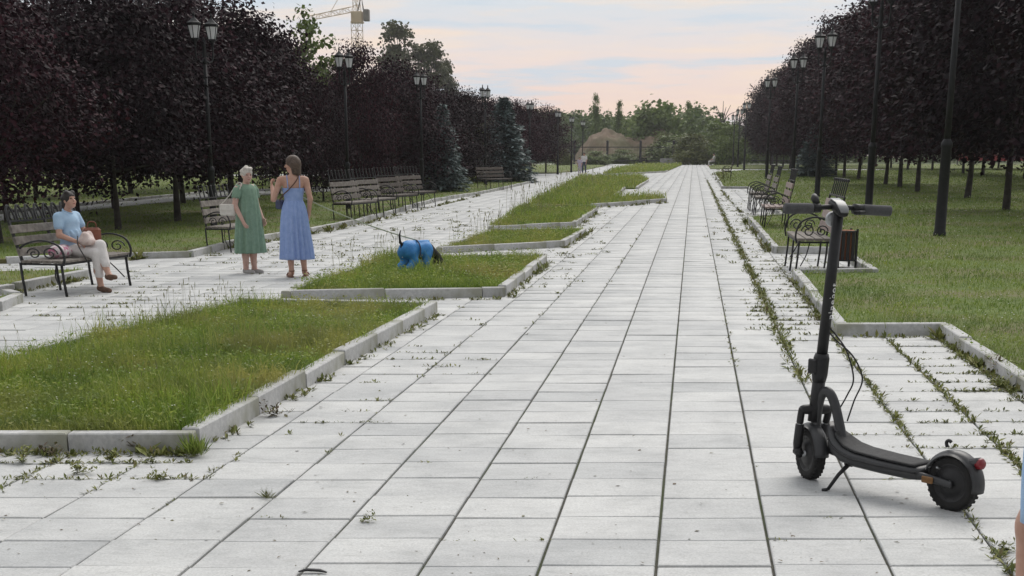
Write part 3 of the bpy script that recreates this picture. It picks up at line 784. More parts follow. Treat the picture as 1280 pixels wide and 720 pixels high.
# ================================================================== TREES
def kites(C, Nn, D, L, W):
    """leaf kites: base point C, normal Nn, direction D (all (n,3)), length L, width W"""
    D = D - Nn * (D * Nn).sum(1, keepdims=True); D /= np.linalg.norm(D, axis=1, keepdims=True) + 1e-9
    S = np.cross(Nn, D)
    V = np.zeros((len(C), 4, 3), dtype=np.float32)
    V[:, 0] = C; V[:, 1] = C + D * (L * .45)[:, None] + S * (W / 2)[:, None]
    V[:, 2] = C + D * L[:, None] - Nn * (L * .18)[:, None]; V[:, 3] = C + D * (L * .45)[:, None] - S * (W / 2)[:, None]
    i = np.arange(len(C)) * 4
    return V.reshape(-1, 3), [np.stack([i, i + 1, i + 2], 1), np.stack([i, i + 2, i + 3], 1)]
def unit(n, rng):
    v = rng.normal(size=(n, 3)); return v / np.linalg.norm(v, axis=1, keepdims=True)
def crown_arrays(seed, rad, z0, z1, clumps, per, leaf, shape, vj=.05, droop=0.25, flat=0.5, crad=0.34, up=0.8, hollow=0.45, rug=0.22):
    rng = np.random.default_rng(seed)
    t = rng.uniform(0, 1, clumps); a = rng.uniform(0, 2 * np.pi, clumps)
    ts = np.array([s[0] for s in shape]); rs = np.array([s[1] for s in shape])
    # more clumps where the crown is wide
    keep = rng.uniform(0, 1, clumps) < 0.25 + 0.75 * np.interp(t, ts, rs)
    t, a = t[keep], a[keep]
    rr = np.interp(t, ts, rs) * rad * (hollow + (1 - hollow) * rng.uniform(0, 1, len(t)) ** 0.5)
    rr *= 1 + rug * np.sin(a * 3 + t * 7 + seed) + rng.normal(0, rug * .4, len(t))
    cx = np.stack([rr * np.cos(a), rr * np.sin(a), z0 + t * (z1 - z0) + rng.normal(0, vj, len(t)) * (z1 - z0)], 1)
    n = len(cx) * per
    ci = np.repeat(np.arange(len(cx)), per)
    off = rng.normal(size=(n, 3)) * np.array([crad, crad, crad * flat]) * rad * 0.5
    Cc = cx[ci] + off
    outd = cx[ci].copy(); outd[:, 2] = 0; outd /= np.linalg.norm(outd, axis=1, keepdims=True) + 1e-6
    nn = unit(n, rng) * 0.75 + np.array([0, 0, up]) + outd * 0.35
    nn /= np.linalg.norm(nn, axis=1, keepdims=True)
    D = unit(n, rng) * .8 + outd * .6 + np.array([0, 0, -droop])
    L = leaf * rng.uniform(.6, 1.25, n)
    V, Fs = kites(Cc.astype(np.float32), nn, D, L, L * rng.uniform(.6, .95, n))
    return V, Fs, cx
def limbs(mbk, cx, rad, zfork, ztop, r0, seed, k=9):
    rr = random.Random(seed)
    mbk.tube(catmull([(0, 0, -.15), (rr.uniform(-.02, .02) * rad, rr.uniform(-.02, .02) * rad, zfork * .5), (0, 0, zfork), (rr.uniform(-.08, .08) * rad, rr.uniform(-.08, .08) * rad, zfork + (ztop - zfork) * .85)], 4),
             [r0 * 1.25 - (r0 * 1.15) * (i / 12) ** .9 for i in range(13)], 8)
    idx = list(range(len(cx))); rr.shuffle(idx)
    for i in idx[:k]:
        e = Vector(cx[i]) * 0.92; e.z = cx[i][2]
        zb = zfork * .9 + (e.z - zfork) * rr.uniform(.15, .45)
        zb = max(zfork * .85, zb)
        s = Vector((0, 0, zb))
        m = s.lerp(e, .5) + Vector((0, 0, rr.uniform(-.1, .15) * rad * .4))
        mbk.tube(catmull([s, m, e], 3), [r0 * .42 * (1 - j / 7) + .006 for j in range(7)], 5)
LOWSH = [(0, .55), (.12, .9), (.35, 1.0), (.6, .85), (.82, .55), (1, .12)]
TALLSH = [(0, .6), (.15, .95), (.4, 1.0), (.65, .82), (.85, .5), (1, .1)]
def maple_kind(seed, rad, z0, z1, clumps, per, leaf, shape, r0, mat='maple', trunkmat='bark'):
    V, Fs, cx = crown_arrays(seed, rad, z0, z1, clumps, per, leaf, shape)
    cm = np_mesh('crown', V, Fs); cm.materials.append(M[mat])
    mbk = MB(); limbs(mbk, cx, rad, z0 + .25, z1, r0, seed)
    tm = mbk.mesh('trunk'); tm.materials.append(M[trunkmat])
    return cm, tm
def tree(name, kind, loc, rz, sc, label, cat='tree', group=None):
    e = empty(name, loc, rz, label, cat, group)
    e.scale = sc if hasattr(sc, '__len__') else (sc, sc, sc)
    link('crown', kind[0], None, e); link('trunk', kind[1], None, e)
    return e
LOW = [maple_kind(11 + i, 1.95, 1.1, 5.0, 210, 105, .108, LOWSH, .075) for i in range(4)]
LOW2 = [maple_kind(21 + i, 1.95, .55, 5.0, 220, 105, .108, LOWSH, .075) for i in range(2)]
TALL = [maple_kind(31 + i, 2.55, 1.75, 8.9, 250, 105, .165, TALLSH, .095) for i in range(4)]
def yof(Y): return 190 + 2920.0 / Y
ORD = ['nearest', 'second', 'third', 'fourth', 'fifth', 'sixth', 'seventh', 'eighth', 'ninth', 'tenth', 'eleventh', 'twelfth', 'thirteenth', 'fourteenth', 'fifteenth', 'sixteenth']
def row(slopes, kinds, z, text, group, sc0, jit=.12, visible=12, farlabel=''):
    for i, (Y, k) in enumerate(slopes):
        y = yof(Y); c = G(VX + k * (y - HY), y); c.z = z
        lab = f'{text}, {ORD[i]} from the camera' if i < visible else farlabel
        if i == 0: lab = f'{text}, nearest the camera'
        s = sc0 * random.uniform(1 - jit, 1 + jit)
        x_ = VX + k * (y - HY)
        SKX = [335, 365, 385, 402, 424, 440, 470, 500, 530, 556, 582, 612, 650, 700]
        SKT = [14, 34, 58, 104, 102, 50, 55, 66, 88, 104, 122, 124, 130, 142]
        if kinds is LOW:
            hw = 1.95 * F / Y * (.30 if 325 < x_ < 490 else .5)
            tp = max(np.interp(q, SKX, SKT) * (1 if q > 335 else 0) for q in (x_ - hw * .3, x_, x_ + hw)) + random.uniform(-5, 6)
            s = min(s, (1.5 + (190 - tp) / F * Y) / 5.3)
        nar = .70 if (kinds is LOW and 325 < x_ < 490) else 1.0
        kk = LOW2 if (kinds is LOW and 400 < x_ < 640) else kinds
        tree('maple_tree', kk[(i * 3 + len(text)) % len(kk)], c, random.uniform(0, 6.28), (s * nar * random.uniform(.95, 1.08), s * nar * random.uniform(.95, 1.08), s), lab, 'tree', group)
rowA = [(24.6, -7.3), (28.86, -7.1), (32.4, -7.15), (36.6, -7.2), (41, -7.15), (45.5, -7.2), (50.5, -7.2), (55.5, -7.1), (61, -7.2), (66.5, -7.1), (72.5, -7.2), (79, -7.1), (86, -7.2), (93, -7.0), (101, -7.1), (109, -6.9)]
row(rowA, LOW, SOILZ, 'purple-leaved maple in the left lawn\'s row next to the benches', 'purple maples in the front left row', 1.0, .07, 12, 'purple-leaved maple far down the left row, its crown merged with its neighbours')
rowB = [(26.5, -9.6), (31.7, -9.3), (36, -9.5), (39.2, -9.7), (43.5, -9.5), (48, -9.5), (53, -9.4), (58, -9.5), (64, -9.5), (71, -9.4), (78, -9.5), (86, -9.3), (95, -9.2), (105, -9), (116, -9)]
row(rowB, LOW, SOILZ, 'purple-leaved maple in the left lawn\'s second row before the back path', 'purple maples in the second left row', 1.03, .07, 9, 'purple-leaved maple deep in the second left row, hidden among other crowns')
rowC = [(48, -13.5), (54, -13), (60, -13.2), (67, -13), (75, -13), (84, -13), (95, -12.5), (108, -12.3)]
row(rowC, LOW, SOILZ, 'purple-leaved maple behind the back path at the left', 'purple maples beyond the back path', 1.15, .08, 0, 'purple-leaved maple beyond the back path, part of the dark mass of crowns')
rowD = [(30.5, 5.5), (38.4, 5.13), (48.5, 5.67), (56, 5.36), (63.5, 5.6), (69.5, 5.7), (81, 5.7), (87, 5.6), (93, 5.65), (100, 5.6), (108, 5.6), (117, 5.6), (126, 5.6), (136, 5.6), (147, 5.6), (158, 5.6), (170, 5.6), (182, 5.6)]
row(rowD, TALL, SOILZ, 'tall purple-leaved maple in the right lawn\'s front row', 'purple maples in the front right row', 1.0, .05, 9, 'tall purple-leaved maple far down the right row, its crown merged with its neighbours')
rowE = [(61, 9.5), (68, 10.4), (76, 11), (83.5, 11.8), (91, 12.2), (97, 12), (104, 12), (112, 12), (121.5, 12.4), (131, 12), (142, 12), (154, 12), (167, 12)]
row(rowE, TALL, SOILZ, 'tall purple-leaved maple in the right lawn\'s second row', 'purple maples in the second right row', 1.0, .05, 8, 'tall purple-leaved maple deep in the second right row, only its stem apart')
rowF = [(80, 17), (95, 17.5), (108, 18), (122, 18), (138, 18)]
row(rowF, TALL, SOILZ, 'tall purple-leaved maple in the right lawn\'s rearmost row', 'purple maples in the rear right row', 1.0, .05, 0, 'tall purple-leaved maple in the rear right row, part of the dark backdrop of crowns')

# spruces: whorls of drooping boughs set with needle sprays
def spruce_kind(seed, hgt_, rad):
    rng = np.random.default_rng(seed); rr = random.Random(seed)
    mbk = MB(); mbk.tube([(0, 0, -.1), (0, 0, hgt_ * .6), (0, 0, hgt_)], [.09, .05, .01], 7)
    Cs, Ds = [], []
    z = .12
    while z < hgt_ - .05:
        t = z / hgt_
        L = rad * (1 - t) ** .85 * rr.uniform(.85, 1.12)
        n = max(5, int(11 * (1 - t) + 4))
        for j in range(n):
            a = 6.283 * j / n + rr.uniform(-.3, .3); l = L * rr.uniform(.7, 1.1)
            d = Vector((math.cos(a), math.sin(a), 0))
            tip = d * l + Vector((0, 0, z - l * .22 + l * l * .07))
            mbk.tube([(0, 0, z), tuple(d * l * .5 + Vector((0, 0, z - l * .15))), tuple(tip)], [.02, .014, .006], 3, smooth=False)
            m = int(16 + 34 * l / rad)
            for q in range(m):
                f = rr.uniform(.12, 1.0)
                c = d * l * f + Vector((0, 0, z - l * .22 * f)) + Vector((-d.y, d.x, 0)) * rr.gauss(0, .16 * l * (1.1 - f * .6)) + Vector((0, 0, rr.gauss(-.02, .03)))
                Cs.append(c); Ds.append(d + Vector((-d.y, d.x, 0)) * rr.uniform(-.9, .9) + Vector((0, 0, rr.uniform(-.35, .25))))
        z += .17 * (1.15 - t * .5) * hgt_ / 4.0
    C = np.array([tuple(c) for c in Cs]); D = np.array([tuple(d) for d in Ds])
    nn = unit(len(C), rng) * .5 + np.array([0, 0, .9]); nn /= np.linalg.norm(nn, axis=1, keepdims=True)
    L = rng.uniform(.14, .26, len(C)) * hgt_ / 4
    V, Fs = kites(C, nn, D, L, L * .45)
    cm = np_mesh('crown', V, Fs); cm.materials.append(M['spruce'])
    tm = mbk.mesh('trunk'); tm.materials.append(M['bark'])
    return cm, tm
SP1, SP2 = spruce_kind(5, 4.0, 1.35), spruce_kind(6, 4.0, 1.55)
def at(px, py, z=SOILZ): c = G(px, py); c.z = z; return c
tree('spruce_tree', SP1, at(554, 241.5), .3, (.84, .84, .80), 'slim blue spruce in front of the maples, right of the double benches at the left')
tree('spruce_tree', SP2, at(630, 228.5), 1.3, (1.3, 1.3, 1.03), 'broad blue spruce behind the lone bench near the left path\'s bend')
tree('spruce_tree', SP2, at(1018, 222.5), 2.1, (1.1, 1.1, .78), 'low blue spruce on the right lawn behind the benches')
# green trees
def green_kind(seed, rad, z0, z1, clumps, per, leaf, shape, mat, r0, **kw):
    V, Fs, cx = crown_arrays(seed, rad, z0, z1, clumps, per, leaf, shape, **kw)
    cm = np_mesh('crown', V, Fs); cm.materials.append(M[mat])
    mbk = MB(); limbs(mbk, cx, rad, max(.3, z0), z1, r0, seed, 14)
    tm = mbk.mesh('trunk'); tm.materials.append(M['barkpale'])
    return cm, tm
BUSH = [green_kind(51 + i, 1.5, .15, 3.0, 130, 40, .20, [(0, .8), (.3, 1), (.7, .8), (1, .2)], m, .06) for i, m in enumerate(('yellowgreen', 'green', 'yellowgreen'))]
POP = [green_kind(61 + i, 2.3, 5.2, 16.5, 80, 80, .42, [(0, .35), (.25, .8), (.5, 1.0), (.75, .9), (1, .25)], 'poplar', .22, crad=.42, hollow=.25, rug=.35, up=.3) for i in range(2)]
SPARSE = green_kind(71, 1.5, 1.6, 5.6, 60, 45, .20, [(0, .7), (.4, 1.0), (.8, .6), (1, .15)], 'green', .06, crad=.3, hollow=.2, rug=.4)
tree('green_tree', BUSH[0], at(609, 228), .4, (.7, .7, .95), 'yellow-green young tree growing against the broad blue spruce')
tree('green_tree', SPARSE, at(396, 236), 1.2, (1.0, 1.0, 1.22), 'thin green tree showing in the gap between maples left of the second lamp')
tree('poplar_tree', POP[0], at(503, 204.7, -.05), .6, (1.15, 1.15, 1.03), 'tall pale-green poplar above the maples right of the crane')
tree('poplar_tree', POP[1], at(541, 204.7, -.05), 2.2, (.80, .80, .95), 'slimmer poplar standing right of the tallest one above the maples')
tree('poplar_tree', POP[0], at(557, 204.4, -.05), 4.2, (.6, .6, .78), 'shortest of the poplars, at the right end above the maples')
for (px, py, s, k, lab) in [(868, 206.0, (1.6, 1.6, 1.15), 0, 'rounded yellow-green bush behind the end of the main walk'), (832, 204.6, (1.5, 1.5, 1.25), 0, 'bright green bush in front of the right half of the earth heap'),
                            (912, 206.5, (1.3, 1.3, 1.35), 1, 'dark green bush left of the far right lamps'), (895, 205, (1.7, 1.7, 1.6), 1, 'dark bushy tree at the far end right of the walk'),
                            (845, 204.8, (2.2, 2.2, 1.1), 1, 'low dark bush behind the fence at the end of the walk'), (778, 205, (1.2, 1.2, .55), 1, 'low dark shrub at the foot of the earth heap'),
                            (704, 207, (.7, .7, .62), 2, 'pale small shrub at the left of the walking pair'), (745, 206.5, (1.1, 1.1, .5), 1, 'low shrub beyond the walking pair')]:
    tree('bush', BUSH[k], at(px, py, -.06), random.uniform(0, 6), s, lab, 'bush')
# the wood beyond: one mass
VV, FF, n0 = [], [], 0
rngw = np.random.default_rng(99)
WSH = [(0, .8), (.3, 1), (.65, .75), (1, .12)]
def wood_add(x, y, h, r, leaf, clumps, per, seed, shape=WSH):
    global n0
    V, Fs, _ = crown_arrays(seed, r, h * .04, h, clumps, per, leaf, shape, hollow=.5, crad=.52, vj=.015)
    V = V + np.array([x, y, -.1], dtype=np.float32)
    VV.append(V); FF.extend([f + n0 for f in Fs]); n0 += len(V)
for i in range(185):
    px = rngw.uniform(560, 965); Y = rngw.uniform(235, 300)
    hpx = np.interp(px, [560, 690, 740, 800, 860, 905, 965], [128, 131, 136, 139, 142, 150, 150]) + rngw.normal(2, 2.2)
    x = (px - 640) / F * Y
    h = (190 - hpx) / F * Y * .80 + 1.0
    wood_add(x, Y, h, rngw.uniform(2.2, 3.8), .62, 60, 34, 200 + i)
for i in range(26):   # slim spires
    px = rngw.uniform(690, 900); Y = rngw.uniform(236, 285); x = (px - 640) / F * Y
    h = (190 - rngw.uniform(128, 144)) / F * Y * .9 + 1.2
    wood_add(x, Y, h, rngw.uniform(.9, 1.5), .5, 40, 26, 400 + i, [(0, 1), (.5, .8), (.8, .4), (1, .1)])
for i in range(90):   # the wood goes on behind both rows of maples
    s = -1 if i < 55 else 1
    x = s * rngw.uniform(18, 115); Y = rngw.uniform(205, 280)
    wood_add(x, Y, rngw.uniform(6, 9.5), rngw.uniform(3, 4.5), .7, 50, 28, 600 + i)
wo_ = link('far_wood', np_mesh('far_wood', np.concatenate(VV), FF), M['wood'])
tag(wo_, 'green wood closing the view behind the earth heap and the maples', 'wood', None, 'stuff')
# a few taller dark spires in the wood and a bare-topped tree
SPIRE = green_kind(81, .8, .4, 6.2, 150, 46, .22, [(0, 1), (.5, .8), (.85, .4), (1, .05)], 'wood', .07, vj=.01, crad=.7)
for (px, yt, lab) in [(737, 119, 'dark spire-shaped tree rising over the wood left of the heap'), (764, 127, 'second dark spire-shaped tree, right of the tallest one over the wood'), (844, 128, 'thin-topped tree sticking out of the wood right of the middle')]:
    Y = 232; h = (190 - yt) / F * Y + 1.5
    tree('spire_tree', SPIRE, ((px - 640) / F * Y * 1.03, Y, -.1), px, (.72, .72, h / 6.5), lab)
mbk = MB()
for (a, l) in ((.0, 1.0), (.5, .9), (-.5, .85), (1.05, .9), (-.95, .7), (.25, .7)):
    mbk.tube(catmull([(0, 0, 5.5), (math.sin(a) * 1.2 * l, .3 * a, 7.2), (math.sin(a) * 3 * l, .4 * a, 6.6 + 2.8 * math.cos(a) * l)], 4), [.10 - .0085 * i for i in range(9)], 5)
mbk.tube([(0, 0, -.1), (.05, 0, 3), (0, 0, 5.8)], [.2, .15, .1], 7)
bt = empty('bare_tree', (29.6, 212, -.1), .2, 'nearly bare tree with spreading twigs against the sky at the far right', 'tree', scale=.9)
mbk.build('trunk', M['bark'], bt)
V, Fs, _ = crown_arrays(91, 2.2, .3, 5.6, 60, 40, .34, [(0, .8), (.5, 1), (1, .3)])
link('crown', np_mesh('crown', V, Fs), M['green'], bt)

# ================================================================== EARTH HEAP, FENCE, CRANE, ODDS
def heap():
    n, m = 70, 40; V = []; x0, x1, yy0, yy1 = 8.6, 29.0, 207.0, 226.0
    rng = random.Random(4)
    ph = [rng.uniform(0, 6) for _ in range(12)]
    for j in range(m + 1):
        for i in range(n + 1):
            s, t = i / n, j / m; x = x0 + (x1 - x0) * s; y = yy0 + (yy1 - yy0) * t
            prof = np.interp(s, [0, .06, .14, .22, .30, .42, .52, .60, .72, .85, 1], [0, .42, .90, 1.0, .88, .74, .86, .93, .80, .45, 0])
            e = max(0.0, 1 - abs(t - .45) * 2.05) ** .6
            z = 4.9 * prof * e
            for q in range(6):
                f = .5 * 1.75 ** q
                z += .30 / 1.25 ** q * (abs(math.sin(x * f + ph[q] + .7 * math.sin(y * f))) * 2 - 1) * math.sin(y * f * 1.1 + ph[q + 6]) * min(1, z)
            V.append((x, y, z - .12))
    Fs = [[j * (n + 1) + i, j * (n + 1) + i + 1, (j + 1) * (n + 1) + i + 1, (j + 1) * (n + 1) + i] for j in range(m) for i in range(n)]
    me = bpy.data.meshes.new('earth_heap'); me.from_pydata(V, [], Fs); me.polygons.foreach_set('use_smooth', np.ones(len(Fs), dtype=bool)); me.update()
    tag(link('earth_heap', me, M['clay']), 'big heap of dug brown earth beyond the end of the park', 'earth heap')
heap()
fe = empty('metal_fence', (14.0, 192.5, -.1), 0, 'black open metal fence with tall posts before the earth heap', 'fence')
for i in range(8):
    x = -6.0 + i * 2.1 * 2.02
    mbk = MB(); mbk.box((x, 0, 1.4), (.28, .28, 2.9), bev=.02); mbk.lathe([(.16, 2.85), (.2, 2.9), (.02, 3.05)], 8, Matrix.Translation((x, 0, 0)))
    mbk.build('post', M['iron'], fe)
for z, r in ((2.2, .05), (.55, .05)):
    mbk = MB(); mbk.box((8.8, 0, z), (29.6, .05, r * 2)); mbk.build('rail', M['iron'], fe)
mbk = MB()
for i in range(146): mbk.box((-5.9 + i * .2, 0, 1.25), (.018, .018, 2.0))
o = mbk.build('thin_bars', M['iron'], fe); o['kind'] = 'stuff'
cw = empty('low_wall', (20.6, 188, -.1), 0, 'low grey concrete wall across the far end right of the fence posts', 'wall')
mbk = MB()
for i in range(3):
    mbk = MB(); mbk.box((-1.4 + i * 1.25, 0, .4), (1.23, .3, .85), bev=.03); mbk.build('concrete_block', M['concrete'], cw)
rb = empty('red_barrier', (56.5, 176, -.1), -.05, 'dull red low barrier seen between trunks far behind the right lawn', 'barrier')
for i in range(4):
    mbk = MB(); mbk.box((-3.1 + i * 2.05, 0, .95), (2.0, .12, .7), bev=.02); mbk.build('panel', M['redpaint'], rb)
    mbk = MB(); mbk.box((-4.1 + i * 2.05, 0, .6), (.1, .16, 1.25)); mbk.build('post', M['iron'], rb)
# tower crane, lattice mast and jib
CYD = 262.0
def cpt(px, py): r = ray(px, py); t = CYD / r[1]; return Vector((r[0] * t, CYD, H + r[2] * t))
cb = cpt(446, 28); cr = empty('tower_crane', (cb.x, CYD, -.1), R(-4), 'ochre tower crane rising behind the left maples', 'crane')
def lattice(mbk, p0, p1, w0, w1, n, r, up=Vector((0, 0, 1))):
    p0, p1 = Vector(p0), Vector(p1); d = (p1 - p0).normalized(); a = d.orthogonal().normalized() if abs(d.z) > .9 else up.cross(d).normalized(); b = d.cross(a)
    def cor(t):
        w = w0 + (w1 - w0) * t; c = p0.lerp(p1, t)
        return [c + a * sx * w / 2 + b * sy * w / 2 for sx, sy in ((-1, -1), (1, -1), (1, 1), (-1, 1))]
    for q in range(4): mbk.tube([cor(0)[q], cor(1)[q]], r, 4, smooth=False)
    for i in range(n):
        A, Bc = cor(i / n), cor((i + 1) / n)
        for q in range(4):
            mbk.tube([A[q], Bc[(q + 1) % 4]] if i % 2 else [A[(q + 1) % 4], Bc[q]], r * .6, 3, smooth=False)
            mbk.tube([Bc[q], Bc[(q + 1) % 4]], r * .6, 3, smooth=False)
zc = cb.z + .1
mbk = MB(); lattice(mbk, (0, 0, 0), (0, 0, zc), 1.4, 1.4, 18, .065); mbk.build('mast', M['crane'], cr)
mbk = MB(); mbk.box((.1, 0, zc + .9), (1.9, 1.7, 1.7), bev=.1); mbk.box((.1, 0, zc + .0), (2.0, 2.0, .25)); mbk.build('slewing_unit', M['crane'], cr)
mbk = MB(); mbk.box((1.75, -.3, zc + 1.1), (1.0, 1.3, 1.9), bev=.1); mbk.build('counterweight', M['cranedark'], cr)
mbk = MB(); mbk.tube([(1.2, 0, zc + 2), (.9, 0, zc + 4.2), (.2, 0, zc + 1.8)], .14, 5); mbk.build('winch_frame', M['cranedark'], cr)
mbk = MB(); lattice(mbk, (-.6, 0, zc + 2.1), (-6.3, -7, zc + .2), .85, .7, 7, .06); mbk.build('jib', M['crane'], cr)
mbk = MB(); lattice(mbk, (.1, 0, zc + 1.7), (-.3, 0, zc + 8), 1.0, .4, 6, .06); mbk.build('mast_head', M['crane'], cr)
mbk = MB(); mbk.tube([(-.3, 0, zc + 8), (-3.6, -4, zc + 1.5)], .05, 4); mbk.build('stay_cable', M['crane'], cr)

# ================================================================== LAMPS
def lamp_meshes():
    m = {}
    b = MB(); b.lathe([(.062, 0), (.062, .0)] and [(.19, .22), (.20, .25), (.215, .27), (.215, .30), (.16, .33), (.05, .43), (.03, .47), (.03, .50), (.045, .53), (.0301, .56), (.004, .62)], 6, smooth=False)
    b.lathe([(.09, -.20), (.10, -.17), (.135, -.16), (.135, -.13), (.11, -.12)], 6, smooth=False)
    for j in range(6):
        a = 2 * math.pi * j / 6 + math.pi / 6
        b.tube([(.112 * math.cos(a), .112 * math.sin(a), -.13), (.192 * math.cos(a), .192 * math.sin(a), .235)], .011, 4, smooth=False)
    b.lathe([(.03, -.34), (.045, -.31), (.03, -.28), (.05, -.24), (.085, -.20)], 8)
    m['frame'] = b.mesh('lantern_frame')
    b = MB(); b.lathe([(.102, -.13), (.182, .225)], 6, smooth=False); m['glass'] = b.mesh('glass')
    b = MB()
    for s in (-1, 1):
        b.tube(catmull([(0, 0, -.30), (s * .12, 0, -.42), (s * .26, 0, -.38), (s * .30, 0, -.20), (s * .30, 0, -.02)], 5), .022, 6)
        pts = [(s * (.13 + .075 * (1 - t * .7) * math.cos(t * 8)), 0, -.25 + .075 * (1 - t * .7) * math.sin(t * 8)) for t in [i / 16 for i in range(17)]]
        b.tube(pts, .012, 5)
    b.lathe([(.055, -.46), (.07, -.40), (.05, -.34), (.05, -.05), (.065, -.02), (.03, .04), (.045, .1), (.005, .2)], 10)
    m['bracket'] = b.mesh('bracket')
    b = MB(); b.lathe([(.11, -.1), (.11, .05), (.095, .08), (.084, 1.45), (.096, 1.47), (.096, 1.53), (.066, 1.58), (.058, 1.6)], 14); m['base'] = b.mesh('post_base')
    return m
LM = lamp_meshes()
for k, mt in (('frame', 'post'), ('glass', 'lampglass'), ('bracket', 'post'), ('base', 'post')): LM[k].materials.append(M[mt])
def lamp(px, yb, yt, rz, label, group, total=None):
    h = total or hgt(px, yb, yt); s = h / 5.3
    c = at(px, yb); e = empty('street_lamp', c, rz, label, 'street lamp', group, s)
    top = h / s - .62 - SOILZ / s     # lantern reference height
    link('post_base', LM['base'], None, e)
    b = MB(); b.lathe([(.055, 1.58), (.052, 2.6), (.046, top - .4)], 12); b.build('pole', M['post'], e)
    br = link('bracket', LM['bracket'], None, e); br.location = (0, 0, top)
    for sx in (-1, 1):
        l = link('lantern', LM['frame'], None, e); l.location = (sx * .30, 0, top + .26); l.scale = (.87, .87, .87)
        link('glass', LM['glass'], None, l)
    return e
GL, GR = 'black lamp posts along the left lawn', 'black lamp posts along the right lawn'
A0 = R(62)
lamp(268, 290, 24, R(55), 'black double-lantern lamp post behind the woman in green, nearest of the left lamps', GL)
lamp(436, 264, 66, A0, 'black double-lantern lamp post behind the slatted benches, second on the left', GL)
lamp(528, 246, 92, A0, 'black double-lantern lamp post at the slim spruce, third on the left', GL)
lamp(607, 233, 110, A0, 'black lamp post behind the lone bench and before the broad spruce', GL)
lamp(662, 224, 128, A0, 'black lamp post before the last maples on the left, fifth along', GL)
lamp(697, 218, 139, A0, 'small far lamp post at the right end of the left maples', GL)
lamp(714, 215.5, 146, A0, 'thin far lamp post just left of the earth heap', GL)
lamp(728, 213, 151, A0, 'thin far lamp post in front of the earth heap', GL)
lamp(1174, 299, 0, R(-60), 'thick black lamp post nearest on the right, its lanterns above the frame', GR, 5.5)
lamp(1085, 267, -26, R(-60), 'black lamp post seen above the right scooter grip', GR)
lamp(1021, 248, 40, R(-60), 'black double-lantern lamp post rising behind the near right bench', GR)
lamp(990, 234, 70, R(-60), 'black double-lantern lamp post behind the pair of right benches', GR)
lamp(958, 225, 97, R(-60), 'black lamp post against the far right maples, fifth on the right', GR)
lamp(930, 212.5, 128, R(-60), 'small far lamp post at the left edge of the right maples', GR)
lamp(922, 209.6, 136, R(-60), 'thin far lamp post beside the small one at the right maples', GR)
lamp(916, 207.8, 143, R(-60), 'thinnest far lamp post, leftmost of the right row', GR)

# ================================================================== BENCHES
BL = 1.75
def bench_meshes():
    m = {}
    b = MB(); b.box((0, 0, 0), (BL, .092, .034), bev=.005); m['seat_plank'] = b.mesh('seat_plank')
    b = MB(); b.box((0, 0, 0), (BL, .03, .105), bev=.005); m['back_plank'] = b.mesh('back_plank')
    b = MB(); b.tube([(0, 0, 0), (0, -.02, .22), (0, -.03, .43)], .014, 6); m['leg'] = b.mesh('leg')
    b = MB()
    b.tube(catmull([(0, .235, .40), (0, .25, .52), (0, .19, .66), (0, .03, .72), (0, -.14, .68), (0, -.235, .60)], 5), .013, 6)
    for (cy, cz, r, ph, d) in ((.10, .55, .085, 0, 1), (-.07, .55, .075, 3.1, -1)):
        b.tube([(0, cy + r * (1 - t * .75) * math.cos(ph + d * t * 8.5), cz + r * (1 - t * .75) * math.sin(ph + d * t * 8.5)) for t in [i / 18 for i in range(19)]], .009, 5)
    m['armrest'] = b.mesh('armrest')
    b = MB()
    for y in (-.19, .2): b.box((0, y, .415), (BL * .97, .03, .03))
    for x in (-BL / 2 + .06, 0, BL / 2 - .06): b.box((x, 0, .412), (.028, .40, .022))
    for x in (-BL / 2 + .06, BL / 2 - .06): b.tube(catmull([(x, .17, .12), (x * .93, .1, .25), (x * .75, .05, .395)], 5), .008, 5)
    m['seat_frame'] = b.mesh('seat_frame')
    b = MB(); b.box((0, 0, 0), (.032, .022, .56)); m['back_post'] = b.mesh('back_post')
    b = MB(); b.box((0, 0, .09), (.03, .014, .19)); b.ball((0, 0, .20), .022, 8, 5); m['picket'] = b.mesh('crest_bar')
    b = MB(); b.tube(catmull([(-.075, 0, 0), (-.072, 0, .09), (-.03, 0, .18), (.0, 0, .20), (.03, 0, .18), (.072, 0, .09), (.075, 0, 0)], 4), .0135, 5)
    b.tube(catmull([(.0, 0, .0), (.02, 0, .08), (-.005, 0, .14), (-.03, 0, .11)], 4), .007, 4); m['arch'] = b.mesh('crest_bar')
    b = MB(); b.box((0, 0, 0), (BL * .96, .02, .022)); m['crest_rail'] = b.mesh('crest_rail')
    for k in ('leg', 'armrest', 'seat_frame', 'back_post', 'picket', 'arch', 'crest_rail'): m[k].materials.append(M['iron'])
    return m
BM = bench_meshes()
